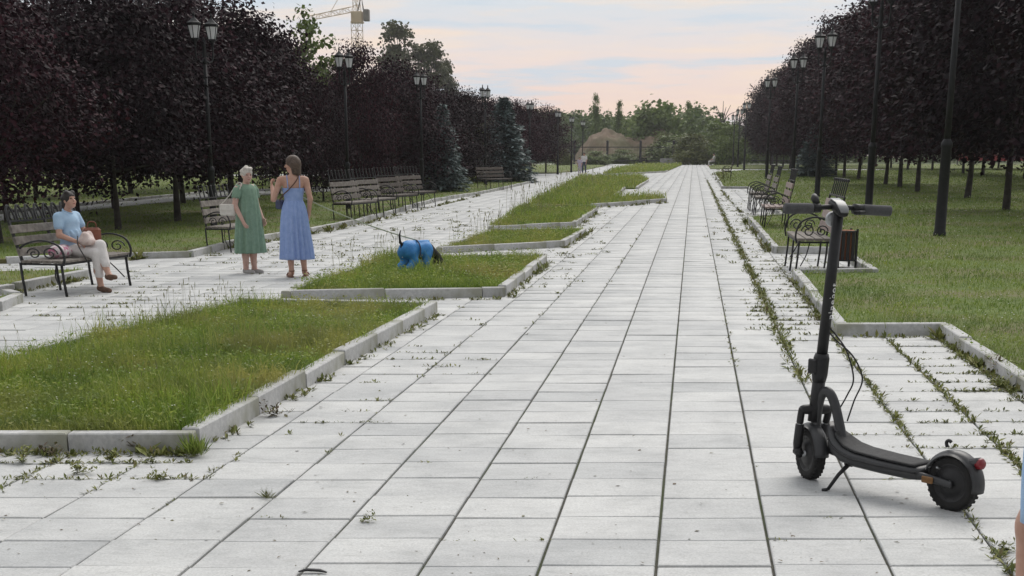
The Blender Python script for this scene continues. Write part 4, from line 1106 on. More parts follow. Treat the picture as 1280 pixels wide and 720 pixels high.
def bench(px1, py1, px2, py2, side, label, group, scale=1.0, crest='picket', plank='plank', backplank=None):
    """front-leg feet seen at two picture points; side +1 faces right, -1 faces left"""
    a, b_ = G(px1, py1), G(px2, py2); mid = (a + b_) / 2
    d = (b_ - a).normalized()
    ang = math.atan2(d.y, d.x) if side < 0 else math.atan2(-d.y, -d.x)
    rz = ang if side < 0 else ang          # local X along the bench, local +Y forward
    fw = Vector((-math.sin(rz), math.cos(rz), 0))
    c = mid - fw * .22 * scale; c.z = 0.0
    e = empty('park_bench', c, rz, label, 'bench', group, scale)
    def part(name, mesh, loc, rot=(0, 0, 0), mat=None):
        o = link(name, BM[mesh], None, e)
        if mat: 
            if not o.data.materials: o.data.materials.append(M['plank'])
            o.material_slots[0].link = 'OBJECT'; o.material_slots[0].material = M[mat]
        o.location = loc; o.rotation_euler = rot; return o
    for i in range(4): part('seat_plank', 'seat_plank', (0, -.155 + i * .112, .447), (0, 0, 0), plank)
    tilt = R(-12)
    for i in range(3): part('back_plank', 'back_plank', (0, -.222 - i * .031, .565 + i * .145), (-tilt, 0, 0), backplank or plank)
    for x in (-BL / 2 + .06, 0, BL / 2 - .06):
        part('leg', 'leg', (x, .23, 0)); part('leg', 'leg', (x, -.21, 0))
        part('back_post', 'back_post', (x, -.266, .68), (-tilt, 0, 0))
    for x in (-BL / 2 + .03, BL / 2 - .03): part('armrest', 'armrest', (x, 0, 0))
    part('seat_frame', 'seat_frame', (0, 0, 0))
    part('crest_rail', 'crest_rail', (0, -.325, .955))
    n = 8
    for i in range(n): part('crest_bar', crest, (-BL / 2 + .14 + i * (BL - .28) / (n - 1), -.328, .96), (-tilt, 0, 0))
    return e
GB, GBR = 'slatted iron benches along the left path', 'slatted iron benches along the right of the walk'
bench(66, 372.5, 163, 355.5, 1, 'weathered plank bench with arched iron crest, woman in light blue sits on it', GB, .80, 'arch').scale = (.86, 1.12, .82)
bench(274, 318.5, 338, 306.5, 1, 'plank bench behind the two standing women', GB, .85, 'picket')
bench(440, 278.8, 471, 275.0, 1, 'plank bench with picket crest, first of the two left of the lamp', GB, .95)
bench(465, 273.2, 494, 270, 1, 'plank bench right behind the first of the joined pair', GB, .95)
bench(493, 266, 521, 263.4, 1, 'plank bench with slatted back before the slim spruce, nearer of two', GB, .95, 'picket', 'plankdark')
bench(517, 260.6, 543, 258.4, 1, 'plank bench before the slim spruce, farther of two', GB, .95, 'picket', 'plankdark')
bench(606, 238.4, 641, 237.3, 1, 'dark plank bench standing alone near the left path\'s bend', GB, 1.0, 'picket', 'plankdark')
bench(996, 346, 981, 331.5, -1, 'plank bench with dark picket crest behind the scooter handlebar', GBR, 1.0, 'picket', 'plank', 'plankred')
bench(957, 290, 949, 282, -1, 'plank bench on the right side, nearer of the middle pair', GBR, 1.0, 'picket', 'plankred')
bench(945, 272, 939.5, 266.5, -1, 'plank bench on the right side, farther of the middle pair', GBR, 1.0)
bench(938.5, 264.5, 934, 260, -1, 'plank bench on the right side, last behind the middle pair', GBR, 1.0)
bench(905, 225, 902.5, 222, -1, 'small far dark bench among weeds right of the walk', GBR, 1.0, 'picket', 'plankdark')
bench(889.5, 208.6, 888.5, 207.4, -1, 'farthest bench at the end of the walk, figure in white on it', GBR, 1.0, 'picket', 'plankdark')
# litter bin behind the near right bench
lb = empty('litter_bin', at(1054, 334, .0), R(8), 'dark slatted litter bin with an orange-red bag by the near right bench', 'litter bin', scale=.82)
for sx in (-1, 1):
    for sy in (-1, 1):
        b = MB(); b.box((sx * .15, sy * .15, .31), (.03, .03, .62)); b.build('leg', M['iron'], lb)
b = MB()
for z in (.12, .58):
    for s in (-1, 1): b.box((s * .15, 0, z), (.02, .27, .025)); b.box((0, s * .15, z), (.27, .02, .025))
b.build('frame', M['iron'], lb)
for s in (-1, 1):
    for i in range(3):
        b = MB(); b.box((-.085 + i * .085, s * .163, .35), (.055, .012, .46), bev=.003); b.build('slat', M['iron'], lb)
        b = MB(); b.box((s * .163, -.085 + i * .085, .35), (.012, .055, .46), bev=.003); b.build('slat', M['iron'], lb)
b = MB(); b.lathe([(.10, .10), (.125, .13), (.13, .35), (.13, .56), (.145, .60), (.150, .585), (.14, .53)], 14); o = b.build('bin_bag', M['orangebag'], lb)
# ================================================================== BODIES: smooth-union fields turned into one skin
class Field:
    def __init__(s): s.ops = []
    def cap(s, a, b, ra, rb=None, k=.02): s.ops.append(('c', np.array(a, float), np.array(b, float), ra, ra if rb is None else rb, k, 1)); return s
    def ell(s, c, r, k=.02, rot=None, sub=False): s.ops.append(('e', np.array(c, float), np.array(r, float), rot, None, k, -1 if sub else 1)); return s
    def cut(s, p, n): s.ops.append(('p', np.array(p, float), np.array(n, float), None, None, 0, -1)); return s
    def chain(s, pts, rs, k=.02):
        for i in range(len(pts) - 1): s.cap(pts[i], pts[i + 1], rs[i], rs[i + 1], k)
        return s
    def mesh(s, name, h, smooth=1):
        lo, hi = np.full(3, 1e9), np.full(3, -1e9)
        for o in s.ops:
            if o[6] < 0: continue
            if o[0] == 'c': m = max(o[3], o[4]); a, b = np.minimum(o[1], o[2]) - m, np.maximum(o[1], o[2]) + m
            else: m = o[2].max(); a, b = o[1] - m, o[1] + m
            lo, hi = np.minimum(lo, a), np.maximum(hi, b)
        lo -= 4 * h; hi += 4 * h
        n = np.ceil((hi - lo) / h).astype(int) + 1
        ax = [lo[i] + h * np.arange(n[i]) for i in range(3)]
        S = np.full(n, .2, dtype=np.float32)
        for o in s.ops:
            mg = .07
            if o[0] == 'p':
                X, Y, Z = np.meshgrid(*ax, indexing='ij', sparse=True)
                d = (X - o[1][0]) * o[2][0] + (Y - o[1][1]) * o[2][1] + (Z - o[1][2]) * o[2][2]
                S = np.maximum(S, d.astype(np.float32)); continue
            if o[0] == 'c': m = max(o[3], o[4]); a, b = np.minimum(o[1], o[2]) - m - mg, np.maximum(o[1], o[2]) + m + mg
            else: m = o[2].max(); a, b = o[1] - m - mg, o[1] + m + mg
            i0 = np.maximum(0, ((a - lo) / h).astype(int)); i1 = np.minimum(n, ((b - lo) / h).astype(int) + 2)
            sl = tuple(slice(i0[i], i1[i]) for i in range(3))
            X, Y, Z = np.meshgrid(*[ax[i][sl[i]] for i in range(3)], indexing='ij')
            Pp = np.stack([X, Y, Z], -1)
            if o[0] == 'c':
                ab = o[2] - o[1]; L2 = ab @ ab + 1e-12
                t = np.clip(((Pp - o[1]) @ ab) / L2, 0, 1)
                d = np.linalg.norm(Pp - o[1] - t[..., None] * ab, axis=-1) - (o[3] + (o[4] - o[3]) * t)
            else:
                q = Pp - o[1]
                if o[3] is not None: q = q @ np.array(Euler(o[3]).to_matrix())
                kk = np.linalg.norm(q / o[2], axis=-1); k2 = np.linalg.norm(q / (o[2] ** 2), axis=-1) + 1e-9
                d = kk * (kk - 1) / k2
            d = d.astype(np.float32); k = o[5]
            if o[6] < 0: S[sl] = np.maximum(S[sl], -d)
            else:
                c = S[sl]; hh = np.clip(.5 + .5 * (c - d) / k, 0, 1)
                S[sl] = c * (1 - hh) + d * hh - k * hh * (1 - hh)
        # dual contouring by edge averages
        ins = S < 0
        cells = np.zeros(np.array(S.shape) - 1, dtype=np.int8)
        cs = [(0, 0, 0), (1, 0, 0), (0, 1, 0), (1, 1, 0), (0, 0, 1), (1, 0, 1), (0, 1, 1), (1, 1, 1)]
        def sh(A, c): return A[c[0]:A.shape[0] - 1 + c[0], c[1]:A.shape[1] - 1 + c[1], c[2]:A.shape[2] - 1 + c[2]]
        for c in cs: cells += sh(ins, c)
        mix = (cells > 0) & (cells < 8)
        I = np.argwhere(mix); m = len(I)
        vals = np.stack([S[I[:, 0] + c[0], I[:, 1] + c[1], I[:, 2] + c[2]] for c in cs], 1)
        ed = [(0, 1), (2, 3), (4, 5), (6, 7), (0, 2), (1, 3), (4, 6), (5, 7), (0, 4), (1, 5), (2, 6), (3, 7)]
        acc = np.zeros((m, 3)); cnt = np.zeros(m); ca = np.array(cs, float)
        for a, b in ed:
            va, vb = vals[:, a], vals[:, b]; x = (va < 0) != (vb < 0)
            t = np.where(x, va / (va - vb + 1e-12), 0)
            acc += np.where(x[:, None], ca[a] + t[:, None] * (ca[b] - ca[a]), 0); cnt += x
        V = lo + h * (I + acc / cnt[:, None])
        idx = -np.ones(cells.shape, dtype=np.int64); idx[mix] = np.arange(m)
        Q = []
        for axis in range(3):
            A = np.take(ins, range(0, ins.shape[axis] - 1), axis); Bq = np.take(ins, range(1, ins.shape[axis]), axis)
            E = np.argwhere(A != Bq)
            o1, o2 = [(1, 2), (2, 0), (0, 1)][axis]
            E = E[(E[:, o1] > 0) & (E[:, o2] > 0) & (E[:, o1] < cells.shape[o1]) & (E[:, o2] < cells.shape[o2])]
            d1 = np.zeros(3, int); d1[o1] = 1; d2 = np.zeros(3, int); d2[o2] = 1
            q = np.stack([idx[tuple((E - d1 - d2).T)], idx[tuple((E - d2).T)], idx[tuple(E.T)], idx[tuple((E - d1).T)]], 1)
            fl = ~A[tuple(E.T)]
            q[fl] = q[fl][:, ::-1]
            Q.append(q[(q >= 0).all(1)])
        Q = np.concatenate(Q)
        for _ in range(smooth):
            acc = np.zeros_like(V); c = np.zeros(len(V))
            for a in range(4):
                for bq in ((a + 1) % 4, (a + 3) % 4):
                    np.add.at(acc, Q[:, a], V[Q[:, bq]]); np.add.at(c, Q[:, a], 1)
            V = V * .5 + .5 * acc / np.maximum(c, 1)[:, None]
        return np_mesh(name, V, [Q], True)
def W3(*a): return np.array(a, float)
def hand(f, wrist, elbow, palm_n, curl=.5, size=1.0, spread=.35):
    """palm, four unequal bent fingers, a thumb from the palm's side"""
    w, e = np.array(wrist, float), np.array(elbow, float)
    d = (w - e) / np.linalg.norm(w - e); nrm = np.array(palm_n, float); nrm -= d * (nrm @ d); nrm /= np.linalg.norm(nrm); s = np.cross(d, nrm)
    z = size
    for q in (-.022, 0, .022): f.cap(w + d * .01 * z + s * q * .6 * z, w + d * .085 * z + s * q * z, .0165 * z, .0125 * z, .008)
    for i, (q, L) in enumerate(((-.031, .062), (-.0105, .074), (.0105, .070), (.031, .054))):
        b0 = w + d * .083 * z + s * q * z
        a1, a2, a3 = curl * .5, curl * 1.3, curl * 1.9
        d1 = d * math.cos(a1) + nrm * math.sin(a1) + s * (q * spread * 3); p1 = b0 + d1 * L * .48 * z
        d2 = d * math.cos(a2) + nrm * math.sin(a2); p2 = p1 + d2 * L * .32 * z
        d3 = d * math.cos(a3) + nrm * math.sin(a3); p3 = p2 + d3 * L * .25 * z
        f.chain([b0, p1, p2, p3], [.0098 * z, .009 * z, .0083 * z, .0072 * z], .003)
    b0 = w + d * .025 * z - s * .026 * z; p1 = b0 + (d * .62 - s * .6 + nrm * .35) * .042 * z; p2 = p1 + (d * .85 - s * .15 + nrm * .5) * .034 * z
    f.chain([b0, p1, p2], [.0125 * z, .0105 * z, .0085 * z], .004)
class Head:
    def __init__(s, c, yaw=0, pitch=0, size=1.0): s.c = np.array(c, float); s.R = np.array(Euler((pitch, 0, yaw)).to_matrix()); s.z = size; s.e = (pitch, 0, yaw)
    def p(s, x, y, z): return s.c + s.R @ np.array((x, y, z)) * s.z
    def add(s, f):
        z = s.z
        f.ell(s.p(0, -.012, .02), np.array((.074, .092, .095)) * z, .02, s.e)
        f.ell(s.p(0, .018, -.045), np.array((.058, .068, .070)) * z, .03, s.e)
        f.ell(s.p(0, .058, -.092), np.array((.026, .022, .018)) * z, .02, s.e)          # chin
        f.cap(s.p(0, .083, .012), s.p(0, .103, -.027), .009 * z, .0145 * z, .008)         # nose
        f.cap(s.p(-.04, .07, .03), s.p(.04, .07, .03), .011 * z, k=.012)                  # brow
        for q in (-1, 1):
            f.ell(s.p(q * .031, .090, .010), np.array((.016, .011, .011)) * z, .006, s.e, sub=True)
            f.ell(s.p(q * .04, .052, -.032), np.array((.024, .026, .022)) * z, .015, s.e)  # cheek
            f.ell(s.p(q * .078, -.008, -.008), np.array((.011, .021, .032)) * z, .006, s.e) # ear
        f.cap(s.p(-.015, .079, -.060), s.p(.015, .079, -.060), .0085 * z, k=.006)
    def details(s, parent, lip=True):
        for q in (-1, 1):
            b = MB(); b.ball(tuple(s.p(q * .030, .079, .010)), (.0105 * s.z, .0105 * s.z, .008 * s.z), 8, 6); b.build('eye', M['eye'], parent)
        if lip:
            b = MB(); b.tube([tuple(s.p(-.021, .081, -.060)), tuple(s.p(0, .090, -.061)), tuple(s.p(.021, .081, -.060))], [.003 * s.z, .0065 * s.z, .003 * s.z], 6); b.build('lips', M['lip'], parent)
def loft(rings, n=64, folds=None, seed=0, thick=.004):
    """rings: (centre, rx, ry, fold amplitude); a cloth tube with an inner face"""
    rng = random.Random(seed); ph = [(rng.randint(8, 22), rng.uniform(0, 6.28), rng.uniform(.4, 1)) for _ in range(5)]
    V = []; m = len(rings)
    for side in (0, 1):
        for i, (c, rx, ry, am) in enumerate(rings):
            for j in range(n):
                a = 2 * math.pi * j / n
                w = sum(q * math.sin(fq * a + p0 + i * .05) for fq, p0, q in ph) / 1.5
                k = 1 + am * w - side * thick / max(rx, .01)
                V.append((c[0] + rx * k * math.cos(a), c[1] + ry * k * math.sin(a), c[2]))
    Fs = []
    for i in range(m - 1):
        for j in range(n):
            q = [i * n + j, i * n + (j + 1) % n, (i + 1) * n + (j + 1) % n, (i + 1) * n + j]
            Fs.append(q); Fs.append([x + m * n for x in reversed(q)])
    for i in (0, m - 1):
        for j in range(n):
            q = [i * n + j, i * n + (j + 1) % n, i * n + (j + 1) % n + m * n, i * n + j + m * n]
            Fs.append(q)
    return V, Fs
def cloth(name, rings, mat, parent, seed=0, n=64):
    V, Fs = loft(rings, n, seed=seed)
    me = bpy.data.meshes.new(name); me.from_pydata(V, [], Fs); me.polygons.foreach_set('use_smooth', np.ones(len(Fs), dtype=bool)); me.update()
    bm = bmesh.new(); bm.from_mesh(me); bmesh.ops.recalc_face_normals(bm, faces=bm.faces); bm.to_mesh(me); bm.free()
    return link(name, me, mat, parent)
def field_part(name, f, h, mat, parent, smooth=1): return link(name, f.mesh(name, h, smooth), mat, parent)
def dense(rings, per=4):
    """smooth interpolation between the given rings"""
    out = []
    A = [np.array([*c, rx, ry, am]) for c, rx, ry, am in rings]; A = [A[0]] + A + [A[-1]]
    for i in range(1, len(A) - 2):
        for j in range(per):
            t = j / per; a, b, c, d = A[i - 1:i + 3]
            q = .5 * (2 * b + (c - a) * t + (2 * a - 5 * b + 4 * c - d) * t * t + (3 * b - a - 3 * c + d) * t ** 3)
            out.append((tuple(q[:3]), q[3], q[4], q[5]))
    q = A[-2]; out.append((tuple(q[:3]), q[3], q[4], q[5])); return out
def foot(f, ankle, toe, k=.02):
    a, t = np.array(ankle, float), np.array(toe, float)
    f.cap(a, a - W3(0, .02, .03), .036, .034, k); f.cap(a + W3(0, 0, -.035), t, .034, .024, k)

# ------------------------------------------------------------------ woman in the blue sundress (seen from behind)
def woman_blue():
    c = G(371, 346.5); root = empty('person', (c.x, c.y, 0), R(14), 'woman in long blue strap dress seen from behind, one hand raised, holding the leash', 'person', 'people in the park', 1.435 / 1.70)
    f = Field()
    legs = {-1: ((-.085, 0, .90), (-.085, .02, .49), (-.075, -.02, .09), (-.095, .14, .028)), 1: ((.085, 0, .90), (.09, .03, .49), (.125, .06, .09), (.165, .20, .028))}
    for s, (hp, kn, an, to) in legs.items():
        f.chain([hp, kn], [.085, .055]); f.chain([kn, (np.array(kn) * .55 + np.array(an) * .45 - W3(0, .012, 0)), an], [.053, .052, .036]); foot(f, an, to)
    f.ell((0, 0, .96), (.165, .115, .14), .05).ell((0, .005, 1.13), (.122, .09, .13), .05).ell((0, 0, 1.30), (.150, .098, .14), .05)
    f.cap((-.145, -.005, 1.40), (.145, -.005, 1.40), .048, k=.05).cap((0, -.01, 1.40), (0, .01, 1.53), .050, .046, .03)
    ra = ((.185, -.005, 1.385), (.235, -.045, 1.12), (.215, .03, .885)); la = ((-.185, 0, 1.385), (-.29, -.01, 1.12), (-.29, .16, 1.29))
    f.chain(ra, [.050, .038, .026]); f.chain(la, [.050, .038, .026])
    hand(f, ra[2], ra[1], (-1, .3, 0), .55); hand(f, la[2], la[1], (.8, .2, .5), 1.0)
    hd = Head((0, .025, 1.605), R(72), R(-4)); hd.add(f)
    field_part('body', f, .0075, M['skin'], root); hd.details(root)
    # bob haircut to the shoulders
    g = Field(); g.ell(hd.p(0, -.016, .032), (.090, .108, .100), .02, hd.e)
    g.cap(hd.p(-.062, -.03, 0), hd.p(-.068, -.03, -.115), .046, .030, .03).cap(hd.p(.062, -.03, 0), hd.p(.068, -.03, -.115), .046, .030, .03)
    g.cap(hd.p(0, -.075, 0), hd.p(0, -.08, -.125), .056, .040, .04).cap(hd.p(-.035, -.065, -.02), hd.p(-.04, -.075, -.125), .05, .034, .03).cap(hd.p(.035, -.065, -.02), hd.p(.04, -.075, -.125), .05, .034, .03)
    g.ell(hd.p(0, .095, -.03), (.058, .075, .085), .01, hd.e, sub=True)
    field_part('hair', g, .0075, M['hairbrown'], root)
    # bodice, gathered skirt, straps
    cloth('bodice', dense([((0, 0, 1.085), .134, .100, .01), ((0, .0, 1.15), .136, .104, .01), ((0, .0, 1.22), .152, .112, .008), ((0, .0, 1.275), .160, .114, .004)]), M['bluedress'], root, 3)
    cloth('skirt', dense([((0, 0, 1.098), .134, .102, .03), ((0, 0, 1.02), .165, .130, .05), ((0, 0, .90), .192, .152, .055), ((0, .0, .70), .212, .168, .075), ((.01, .01, .48), .232, .185, .10), ((.015, .02, .26), .248, .200, .12)], 5), M['bluedress'], root, 5, 96)
    b = MB(); b.lathe([(1.0, -.012), (1.012, 0), (1.0, .012)], 40, Matrix.Translation((0, 0, 1.09)) @ Matrix.Diagonal((.137, .104, 1, 1)), cap=False); b.build('waist_seam', M['bluedress'], root)
    for s in (-1, 1):
        b = MB(); b.tube(catmull([(s * .085, -.098, 1.27), (s * .088, -.086, 1.36), (s * .088, -.02, 1.455), (s * .085, .075, 1.38), (s * .08, .10, 1.27)], 5), .007, 6); b.build('strap', M['bluedress'], root)
    for s, (hp, kn, an, to) in legs.items():
        b = MB(); d = np.array(to) - np.array(an)
        b.tube([(an[0] - d[0] * .35, an[1] - d[1] * .3, .010), (an[0] + d[0] * .5, an[1] + d[1] * .5, .010), (to[0] + d[0] * .2, to[1] + d[1] * .2, .008)], [.032, .044, .036], 10, flat=(.32, 1))
        b.tube([(to[0] - .042, to[1] - .03, .02), (to[0] - .02, to[1] - .02, .056), (to[0] + .02, to[1] - .02, .056), (to[0] + .042, to[1] - .03, .02)], .010, 6)
        b.tube([(an[0] + .039 * math.cos(q), an[1] - .01 + .044 * math.sin(q), an[2] + .005) for q in [i * 6.2832 / 14 for i in range(15)]], .008, 5, cap=False)
        b.tube([(an[0], an[1] - .052, an[2]), (an[0] - d[0] * .3, an[1] - d[1] * .3 - .01, .02)], .012, 5)
        b.build('sandal', M['sandal'], root)
    return root, hd
wb, _ = woman_blue()
bpy.context.view_layer.update()
def wpt(root, p): return root.matrix_world @ Vector(p)
# crossbody bag with its strap
bl = wpt(wb, (-.20, .10, 1.04)); bag = empty('crossbody_bag', bl, R(40), 'small dark blue bag on a brown strap across the blue dress', 'bag', scale=.86)
b = MB(); b.box((0, 0, 0), (.05, .17, .13), bev=.02); b.build('pouch', M['navy'], bag)
b = MB(); b.box((.027, 0, .03), (.012, .16, .075), bev=.005); b.build('flap', M['navy'], bag)
inv = bag.matrix_world.inverted() if False else (Matrix.Translation(bl) @ Matrix.Rotation(R(40), 4, 'Z') @ Matrix.Diagonal((.86, .86, .86, 1))).inverted()
b = MB(); b.tube([inv @ wpt(wb, q) for q in catmull([(-.20, .06, 1.10), (-.165, -.055, 1.17), (-.06, -.122, 1.27), (.04, -.112, 1.38), (.085, -.04, 1.458), (.05, .07, 1.40), (-.05, .125, 1.27), (-.16, .10, 1.14), (-.20, .13, 1.10)], 6)], .0085, 5); b.build('strap', M['strapbrown'], bag)

# ------------------------------------------------------------------ older woman in the green dress
def woman_green():
    c = G(313, 341.5); root = empty('person', (c.x, c.y, 0), R(-122), 'older woman with short white hair in a green short-sleeved dress, facing the other', 'person', 'people in the park', 1.30 / 1.66)
    f = Field()
    legs = {-1: ((-.085, 0, .88), (-.08, .02, .47), (-.07, .03, .085), (-.075, .18, .03)), 1: ((.085, 0, .88), (.075, .01, .47), (.065, -.03, .085), (.075, .12, .03))}
    for s, (hp, kn, an, to) in legs.items():
        f.chain([hp, kn], [.095, .060]); f.chain([kn, (np.array(kn) * .55 + np.array(an) * .45 - W3(0, .012, 0)), an], [.060, .060, .042]); foot(f, an, to)
    f.ell((0, 0, .94), (.185, .145, .15), .05).ell((0, .02, 1.11), (.165, .135, .14), .05).ell((0, .01, 1.26), (.165, .125, .14), .05)
    f.cap((-.145, -.01, 1.36), (.145, -.01, 1.36), .055, k=.05).cap((0, -.01, 1.36), (0, .015, 1.48), .054, .050, .03)
    ra = ((.195, -.01, 1.345), (.255, -.03, 1.085), (.235, .10, .86)); la = ((-.195, -.01, 1.345), (-.255, -.02, 1.085), (-.225, .12, .87))
    f.chain(ra, [.056, .044, .029]); f.chain(la, [.056, .044, .029])
    hand(f, ra[2], ra[1], (-1, .2, 0), .5); hand(f, la[2], la[1], (1, .2, 0), .5)
    hd = Head((0, .03, 1.555), R(-26), R(-4)); hd.add(f)
    field_part('body', f, .0075, M['skinlight'], root); hd.details(root)
    g = Field(); g.ell(hd.p(0, -.018, .040), (.092, .108, .094), .02, hd.e)
    for (x, y, z) in ((-.05, .03, .105), (.045, .035, .108), (0, -.02, .125), (-.07, -.04, .06), (.07, -.04, .06), (0, -.10, .03), (-.02, .06, .10), (.03, -.09, .07), (-.045, -.09, .01), (.045, -.09, .01)):
        g.ell(hd.p(x, y, z), (.036, .036, .030), .012)
    g.ell(hd.p(0, .095, -.035), (.066, .075, .085), .01, hd.e, sub=True)
    field_part('hair', g, .0075, M['hairwhite'], root)
    cloth('dress', dense([((0, .0, 1.415), .085, .075, .0), ((0, .0, 1.395), .14, .098, .005), ((0, .005, 1.345), .188, .130, .008), ((0, .01, 1.25), .186, .150, .012), ((0, .02, 1.10), .190, .162, .03), ((0, .015, .92), .220, .182, .05), ((0, .01, .70), .245, .200, .075), ((0, .01, .50), .262, .215, .095), ((0, .012, .33), .272, .225, .11)], 5), M['greendress'], root, 8, 96)
    for s, ar in ((1, ra), (-1, la)):
        a, e = np.array(ar[0]), np.array(ar[1]); d = e - a
        b = MB(); b.tube([tuple(a - d * .10 + W3(-s * .03, 0, .02)), tuple(a + d * .1), tuple(a + d * .42), tuple(a + d * .56)], [.05, .075, .074, .076], 14); b.build('sleeve', M['greendress'], root)
    b = MB(); b.tube([(.086 * math.cos(q), .076 * math.sin(q), 1.416 - .012 * math.sin(q)) for q in [i * 6.2832 / 30 for i in range(31)]], .009, 6, cap=False); b.build('collar', M['greendress'], root)
    for s, (hp, kn, an, to) in legs.items():
        g = Field(); a, t = np.array(an), np.array(to)
        g.cap(a + W3(0, -.025, -.045), t + W3(0, .01, -.004), .040, .032, .02).cap(a + W3(0, -.01, -.02), a + W3(0, -.02, -.05), .043, .042, .01).cut((0, 0, .004), (0, 0, -1)).cut((0, 0, .082), (0, 0, 1))
        field_part('shoe', g, .008, M['shoegrey'], root)
    return root
wg = woman_green(); bpy.context.view_layer.update()
bl = wpt(wg, (.31, -.14, 1.02)); hb = empty('handbag', bl, R(-100), 'cream handbag hanging by its strap at the green dress woman\'s shoulder', 'bag', scale=.56)
b = MB(); b.box((0, 0, 0), (.10, .36, .25), bev=.03); b.build('bag_body', M['bagwhite'], hb)
b = MB(); b.box((.045, 0, .05), (.03, .34, .14), bev=.01); b.build('flap', M['bagwhite'], hb)
Mi = (Matrix.Translation(bl) @ Matrix.Rotation(R(-100), 4, 'Z') @ Matrix.Diagonal((.56, .56, .56, 1))).inverted()
b = MB(); b.tube([(0, .15, .11)] + [Mi @ wpt(wg, q) for q in catmull([(.26, .02, 1.20), (.20, .05, 1.36), (.14, .03, 1.43), (.15, -.06, 1.42), (.24, -.14, 1.25)], 6)] + [(0, -.15, .11)], .011, 6); b.build('strap', M['bagwhite'], hb)

# ------------------------------------------------------------------ woman sitting on the left bench
bench0 = next(o for o in bpy.data.objects if o.name == 'park_bench')
def woman_seated():
    bq = bench0; S = .785
    seat = bq.matrix_world @ Vector((.06, .02, .465))
    rz = bq.rotation_euler.z - R(8)
    root = empty('person', (seat.x, seat.y, 0), rz, 'dark-haired woman in a light blue polo sitting cross-legged on the left bench', 'person', 'people in the park', S)
    sz = seat.z / S            # seat height in her own units
    hz = sz + .085
    f = Field()
    hips = {1: (.085, -.04, hz + .01), -1: (-.085, -.04, hz + .01)}
    kR, aR, tR = (.06, .40, sz + .055), (.045, .43, .09), (.07, .58, .035)
    kL, aL, tL = (-.01, .43, sz + .16), (.075, .60, .26), (.13, .74, .23)
    f.chain([hips[1], kR], [.088, .060]).chain([kR, (.055, .40, sz * .62), aR], [.058, .056, .038]); foot(f, aR, tR)
    f.chain([hips[-1], kL], [.088, .060]).chain([kL, (.03, .50, .40), aL], [.058, .056, .038])
    f.cap(aL, W3(*aL) + W3(.005, .0, -.03), .036, .034).cap(W3(*aL) + W3(0, .01, -.02), tL, .034, .024)
    T = hz
    f.ell((0, -.05, T + .05), (.175, .135, .14), .05).ell((0, -.07, T + .22), (.155, .125, .14), .05).ell((0, -.085, T + .38), (.165, .118, .14), .05)
    f.cap((-.15, -.10, T + .475), (.15, -.10, T + .475), .052, k=.05).cap((0, -.10, T + .48), (0, -.065, T + .61), .053, .048, .03)
    ra = ((.195, -.10, T + .46), (.245, -.06, T + .22), (.15, .15, T + .13)); la = ((-.195, -.10, T + .46), (-.235, .0, T + .23), (-.06, .20, T + .17))
    f.chain(ra, [.054, .042, .028]).chain(la, [.054, .042, .028])
    hand(f, ra[2], ra[1], (-.3, .2, -1), .6); hand(f, la[2], la[1], (.3, 0, -1), .6)
    hd = Head((0, -.03, T + .685), R(-14), R(14)); hd.add(f)
    field_part('body', f, .0075, M['skin'], root); hd.details(root)
    g = Field(); g.ell(hd.p(0, -.020, .034), (.092, .110, .098), .02, hd.e)
    g.ell(hd.p(0, -.085, -.035), (.072, .05, .07), .03, hd.e)
    for (x, y, z) in ((-.05, .03, .10), (.05, .03, .10), (0, -.03, .12), (-.07, -.05, .04), (.07, -.05, .04), (0, -.115, .02), (.04, -.1, -.05), (-.04, -.1, -.05)): g.ell(hd.p(x, y, z), (.038, .038, .034), .015)
    g.ell(hd.p(0, .098, -.035), (.068, .075, .085), .01, hd.e, sub=True)
    field_part('hair', g, .0075, M['hairdark'], root)
    g = Field()          # polo
    g.ell((0, -.05, T + .06), (.192, .152, .14), .05).ell((0, -.065, T + .22), (.176, .146, .15), .05).ell((0, -.085, T + .38), (.182, .136, .14), .05)
    g.cap((-.15, -.10, T + .470), (.15, -.10, T + .470), .066, k=.05)
    for ar in (ra, la):
        a, e = np.array(ar[0]), np.array(ar[1]); g.cap(a, a + (e - a) * .50, .070, .068, .02)
    for q in range(7): g.cap((-.12 + q * .04, .085 - abs(q - 3) * .012, T + .10 + (q % 3) * .03), (-.10 + q * .045, .075 - abs(q - 3) * .012, T + .22 + (q % 2) * .05), .012, k=.03)
    g.ell((0, -.06, T + .60), (.062, .062, .10), .01, sub=True)
    field_part('polo_shirt', g, .0085, M['polo'], root)
    b = MB(); b.tube([(.068 * math.cos(q), -.080 + .066 * math.sin(q), T + .535 - .03 * math.sin(q)) for q in [i * 6.2832 / 24 for i in range(25)]], .014, 7, cap=False, flat=(1.3, .7)); b.build('collar', M['polo'], root)
    g = Field()          # cropped trousers
    g.ell((0, -.05, T + .03), (.190, .150, .115), .04)
    g.chain([hips[1], kR], [.102, .074], .03).chain([kR, np.array(kR) * .35 + np.array(aR) * .65], [.074, .062], .03)
    g.chain([hips[-1], kL], [.102, .074], .03).chain([kL, np.array(kL) * .35 + np.array(aL) * .65], [.074, .062], .03)
    field_part('trousers', g, .0085, M['trouser'], root)
    for an, to in ((aR, tR), (aL, tL)):
        a, t = np.array(an), np.array(to); d = (t - a) / np.linalg.norm(t - a)
        g = Field(); g.cap(a + W3(0, 0, -.045) - d * .03, t + d * .012, .042, .034, .02).cap(a + W3(0, 0, -.03) - d * .02, a + d * .05 + W3(0, 0, -.035), .043, .042, .02)
        field_part('shoe', g, .008, M['shoebrown'], root)
    return root, T, sz
ws, WT, WSZ = woman_seated(); bpy.context.view_layer.update()
c = wpt(ws, (.07, .26, WT + .15)); e = empty('lap_bag', c, ws.rotation_euler.z, 'beige-pink bag held on the seated woman\'s lap', 'bag', scale=.83)
